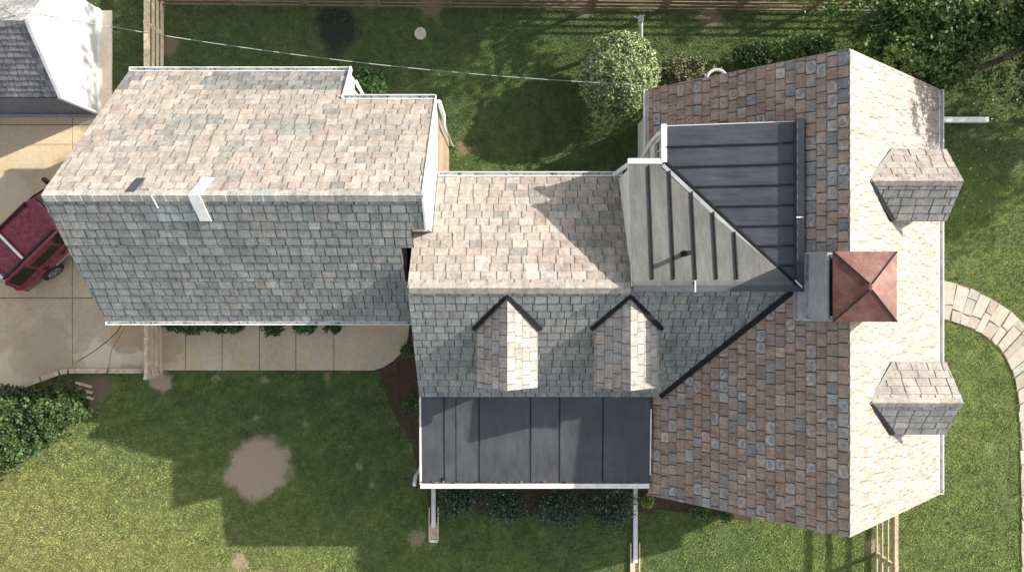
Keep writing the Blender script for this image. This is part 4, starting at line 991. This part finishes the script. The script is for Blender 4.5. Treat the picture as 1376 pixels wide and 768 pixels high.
mb.tube([(cx+.29*cos(a), 5.84+.28*sin(a), 2.7) for a in [pi*(-.15+1.3*i/14) for i in range(15)]], .045, 8); mb.build('pipe', [simple('grey_plastic',(.42,.43,.45),.5)], lp, smooth=True)
mb = MB(); mb.tube([(cx,5.45,0),(cx,5.45,2.68)], .05, 8); mb.tube([(cx,5.45,2.65),(cx,5.86,2.7)], .045, 8); mb.build('bracket', [M['grey_flash']], lp)
for i in range(3):
    a = gp(104+i*1.5, 513+i*8); b = gp(124+i*1.0, 519+i*8); mb = MB(); mb.beam((a[0],a[1],.06+.0*i),(b[0],b[1],.06),.07,.10)
    tag(mb.build('timber_step', [M['wood_pale']]), ['weathered timber sleeper in the dirt, the one closest to the edging','weathered timber sleeper in the dirt, middle of three','weathered timber sleeper in the dirt, farthest of three from the edging'][i], 'sleeper', 'timber sleepers in the dirt by the hedge')

g_ = np.random.default_rng(5); px_ = g_.uniform(12.3,16.2,150); py_ = g_.uniform(1.5,6.2,150); kp = g_.random(150) < np.clip((py_-1.0)/5, 0, 1)
pts_ = np.stack([px_[kp],py_[kp],np.full(kp.sum(),.06)],1)
tag(leaves(pts_, np.tile([0,0,1.],(len(pts_),1)), .045, leaf_mat('pale_litter',(.45,.45,.42),(.5,.5,.46),(.6,.6,.56)), 'fallen_petals', None, .3, 1.2, 3), kind='stuff')
litter = leaves(np.array(LATER), np.tile([0,0,1.],(len(LATER),1)), .05, leaf_mat('leaf_litter',(.05,.035,.02),(.09,.06,.03),(.16,.11,.06)), 'leaf_litter', None, .2, 1.3, 6)
litter.parent = house; litter['kind'] = 'stuff'
# ================================================================ CAR
def paint():
    m = mat('maroon_paint', (.12,.012,.03), .28, .25); n = NT(m)
    f = n.noise(7, 5, .7); c = n.mix(n.ramp(f, [(.48,0),(.66,.55)]), (.16,.010,.028), (.27,.085,.115)); n.col(c)
    n.rough(n.ramp(f, [(.3,.2),(.7,.42)])); n.b.inputs['Coat Weight'].default_value = .6; return m
M['paint'] = paint(); M['trim'] = mat('car_trim', (.012,.012,.013), .45); M['carglass'] = mat('car_glass', (.008,.008,.008), .06)
M['tyre'] = mat('tyre', (.018,.018,.018), .85); M['alloy'] = mat('alloy', (.6,.6,.62), .3, .8); M['redlamp'] = mat('red_lens', (.35,.01,.015), .2); M['clearlamp'] = mat('clear_lens', (.6,.6,.62), .12); M['chrome'] = mat('chrome', (.75,.75,.76), .2, .9)
car = local_thing('parked_car', 'dark red estate car with roof rack parked on the concrete beside the stepped wing', 'car', (-15.02*K,2.05*K,.035), R(44.5)); car.scale = (.96,.96,.96)
def C(mb, name, m, parent=car, **k): return lpart(mb, name, m, parent, **k)
def ringv(x, prof): return [Vector((x, y, z)) for y, z in prof]
def loft(mb, rings, mi=0):
    for A, B in zip(rings, rings[1:]):
        k = len(A)
        for i in range(k): mb.face((A[i], A[(i+1)%k], B[(i+1)%k], B[i]), mi)
    mb.face(rings[0][::-1], mi); mb.face(rings[-1], mi)
def prof_body(w, zb, zt, cr=.10):
    h_ = [(w*.86,zb),(w*.97,zb+.10),(w,zb+.32),(w*.99,zt-cr*1.6),(w*.93,zt-cr*.4),(w*.80,zt)]
    return [(y,z) for y,z in h_]+[(-y,z) for y,z in h_[::-1]]
mb = MB()
st = [(-2.28,.70,.42,.92),(-2.20,.84,.34,1.02),(-1.9,.89,.30,1.06),(-1.0,.90,.30,1.06),(.3,.90,.30,1.06),(.95,.89,.30,1.07),(1.5,.87,.30,1.03),(2.0,.83,.32,.95),(2.22,.74,.38,.82),(2.30,.58,.44,.70)]
loft(mb, [ringv(x, prof_body(w,zb,zt)) for x,w,zb,zt in st])
body = C(mb, 'body', [M['paint']], smooth=False)
# greenhouse
def gh(x0, x1, zt): pass
mb = MB()
sec = [(-2.20,.80,1.00,.78,1.04),(-2.14,.80,1.0,.66,1.60),(-1.98,.80,1.0,.63,1.70),(-1.2,.82,1.0,.65,1.755),(-.3,.82,1.0,.65,1.76),(.25,.81,1.0,.63,1.72),(.42,.81,1.0,.61,1.67),(1.12,.79,1.0,.72,1.06)]
def gprof(wb, zb, wt, zt):
    h_ = [(wb,zb),(wb*.985,zb+.05),(wt+.045,zt-.09 if zt > 1.3 else zt-.02),(wt,zt-.02 if zt > 1.3 else zt),(wt*.6,zt+.012)]
    return h_+[(-y,z) for y,z in h_[::-1]]
loft(mb, [ringv(x, gprof(wb,zb,wt,zt)) for x,wb,zb,wt,zt in sec])
C(mb, 'roof', [M['paint']], smooth=False)
# side glass, proud of the greenhouse
def sidew(x0, x1, s, sl0=0, sl1=0):
    m_ = MB(); lo_, hi_ = 1.10, 1.60
    def yy(z): return .81 + (.685-.81)*(z-1.05)/(1.62-1.05) + .012
    A = [(x0,s*yy(lo_),lo_),(x1,s*yy(lo_),lo_),(x1+sl1,s*yy(hi_),hi_),(x0+sl0,s*yy(hi_),hi_)]
    if s < 0: pass
    B = [(a[0],a[1]-s*.03,a[2]) for a in A]
    m_.face(A if s < 0 else A[::-1]); 
    for i in range(4): m_.face((A[i],B[i],B[(i+1)%4],A[(i+1)%4]))
    C(m_, 'side_window', [M['carglass']])
for s in (-1,1): sidew(-2.06,-1.32,s,.06,0); sidew(-1.22,-.30,s); sidew(-.20,.92,s,0,-.5)
mb = MB(); A = [(1.12,-.66,1.085),(1.12,.66,1.085),(.47,.56,1.66),(.47,-.56,1.66)]; mb.face([(x+.02,y,z+.02) for x,y,z in A]); mb.face([(x+.0,y,z) for x,y,z in A][::-1]); C(mb,'windscreen',[M['carglass']])
mb = MB(); A = [(-2.215,.62,1.12),(-2.215,-.62,1.12),(-2.165,-.56,1.56),(-2.165,.56,1.56)]; mb.face(A); mb.face([(x+.03,y,z) for x,y,z in A][::-1]); C(mb,'rear_window',[M['carglass']])
for s in (-1,1):
    mb = MB(); mb.beam((-1.95,s*.60,1.80),(.2,s*.60,1.80),.05,.05)
    for x_ in (-1.9,-.9,.1): mb.box((x_,s*.60,1.765),(.10,.05,.06))
    C(mb,'roof_rail',[M['trim']])
for x_ in (-1.05,-1.92):
    mb = MB(); mb.beam((x_,-.60,1.85),(x_,.60,1.85),.07,.035); C(mb,'roof_bar',[M['white']])
for s in (-1,1):
    mb = MB(); mb.beam((-2.2,s*.905,.62),(2.1,s*.90,.62),.02,.07) if False else mb.beam((-1.0,s*.905,.60),(1.1,s*.905,.60),.025,.08); C(mb,'side_trim',[M['chrome']])
    mb = MB(); mb.beam((-.26,s*.905,.42),(-.26,s*.895,1.02),.015,.015); mb.beam((-1.22,s*.905,.75),(-1.22,s*.895,1.02),.015,.015); mb.beam((.88,s*.905,.42),(.88,s*.895,1.02),.015,.015); C(mb,'door_gap',[M['trim']])
    mb = MB(); mb.box((-.42,s*.915,.90),(.16,.03,.035)); mb.box((.70 if False else -1.12,s*.915,.90),(.12,.03,.035)); C(mb,'door_handle',[M['trim']])
    mb = MB(); mb.box((.86,s*1.03,1.10),(.13,.22,.16), taper=.8); mb.beam((.88,s*.86,1.06),(.87,s*.98,1.08),.05,.05); C(mb,'mirror',[M['trim']])
    mb = MB(); mb.box((-2.235,s*.70,.88),(.09,.20,.34)); C(mb,'tail_light',[M['redlamp']])
    mb = MB(); mb.box((2.20,s*.60,.70),(.14,.26,.13)); C(mb,'headlight',[M['clearlamp']])
mb = MB(); mb.box((-2.27,0,.48),(.14,1.56,.18)); C(mb,'bumper',[M['paint']])
mb = MB(); mb.box((2.28,0,.46),(.12,1.4,.18)); C(mb,'bumper',[M['trim']])
mb = MB(); mb.box((2.30,0,.66),(.03,.8,.14)); C(mb,'grille',[M['trim']])
for x_ in (-1.32,1.38):
    for s in (-1,1):
        mb = MB(); yc = s*.80
        n2 = 24; 
        def ring(rad, y_): return [Vector((x_+rad*cos(2*pi*i/n2), y_, .335+rad*sin(2*pi*i/n2))) for i in range(n2)]
        rs_ = [ring(.21, yc+s*.10), ring(.30, yc+s*.12), ring(.335, yc+s*.09), ring(.335, yc-s*.10), ring(.2, yc-s*.11)]
        for A, B in zip(rs_, rs_[1:]):
            for i in range(n2): mb.face((A[i],A[(i+1)%n2],B[(i+1)%n2],B[i]))
        w_ = C(mb, 'wheel', [M['tyre']], smooth=True)
        mb = MB(); mb.face(ring(.205, yc+s*.07)); o_ = C(mb,'hub',[M['trim']]); o_.parent = w_
        mb = MB()
        for k in range(5):
            a = 2*pi*k/5+.3; mb.beam((x_,yc+s*.10,.335),(x_+.20*cos(a),yc+s*.095,.335+.20*sin(a)),.03,.075,up=(0,s,0))
        A, B = ring(.215,yc+s*.115), ring(.18,yc+s*.115)
        for i in range(n2): mb.face((A[i],A[(i+1)%n2],B[(i+1)%n2],B[i]))
        o_ = C(mb,'rim',[M['alloy']]); o_.parent = w_
        mb = MB(); ar = []
        for i in range(15):
            a = pi*(-.08+1.16*i/14); ar.append((a,))
        pin = [Vector((x_+.385*cos(q[0]), s*.885, .335+.385*sin(q[0]))) for q in ar]; pot = [Vector((x_+.43*cos(q[0]), s*.905, .335+.43*sin(q[0]))) for q in ar]; pin2 = [Vector((p.x,s*.84,p.z)) for p in pin]
        for i in range(14): mb.face((pin[i],pot[i],pot[i+1],pin[i+1])); mb.face((pin2[i],pin[i],pin[i+1],pin2[i+1]))
        C(mb,'wheel_arch',[M['chrome']])
        mb = MB(); mb.face([Vector((x_+.385*cos(q[0]), s*.903, .335+.385*sin(q[0]))) for q in ar]+[Vector((x_-.385,s*.903,.27)),Vector((x_+.385,s*.903,.27))]); o_ = C(mb,'wheel_well',[M['trim']])

# ================================================================ LIGHT, SKY, CAMERA
w = bpy.data.worlds.new('World'); scn.world = w; w.use_nodes = True
nt = w.node_tree; bg = nt.nodes['Background']; sky = nt.nodes.new('ShaderNodeTexSky')
sky.sky_type = 'NISHITA'; sky.sun_disc = False; sky.sun_elevation = math.asin(SUN.z); sky.sun_rotation = math.atan2(SUN.x, SUN.y)
sky.altitude = 50; sky.air_density = 1.0; sky.dust_density = 2.0; sky.ozone_density = 1.0
hs = nt.nodes.new('ShaderNodeHueSaturation'); hs.inputs['Saturation'].default_value = .28; nt.links.new(sky.outputs[0], hs.inputs['Color']); nt.links.new(hs.outputs[0], bg.inputs[0]); bg.inputs[1].default_value = .15
sd = bpy.data.lights.new('sun', 'SUN'); sd.energy = 4.6; sd.angle = R(.55); sd.color = (1.0,.935,.84)
so = bpy.data.objects.new('sun', sd); COL.objects.link(so); so.rotation_euler = (-SUN).to_track_quat('-Z','Y').to_euler(); so.location = (20,10,20)
cd = bpy.data.cameras.new('camera'); co = bpy.data.objects.new('camera', cd); COL.objects.link(co); scn.camera = co
co.location = (0,0,CH); cd.sensor_width = 36; cd.lens = F/1376*36; cd.clip_end = 400; cd.clip_start = .1
scn.view_settings.view_transform = 'Standard'; scn.view_settings.look = 'None'; scn.view_settings.exposure = 1.03; scn.view_settings.gamma = 1
scn.cycles.max_bounces = 6; scn.cycles.use_denoising = True
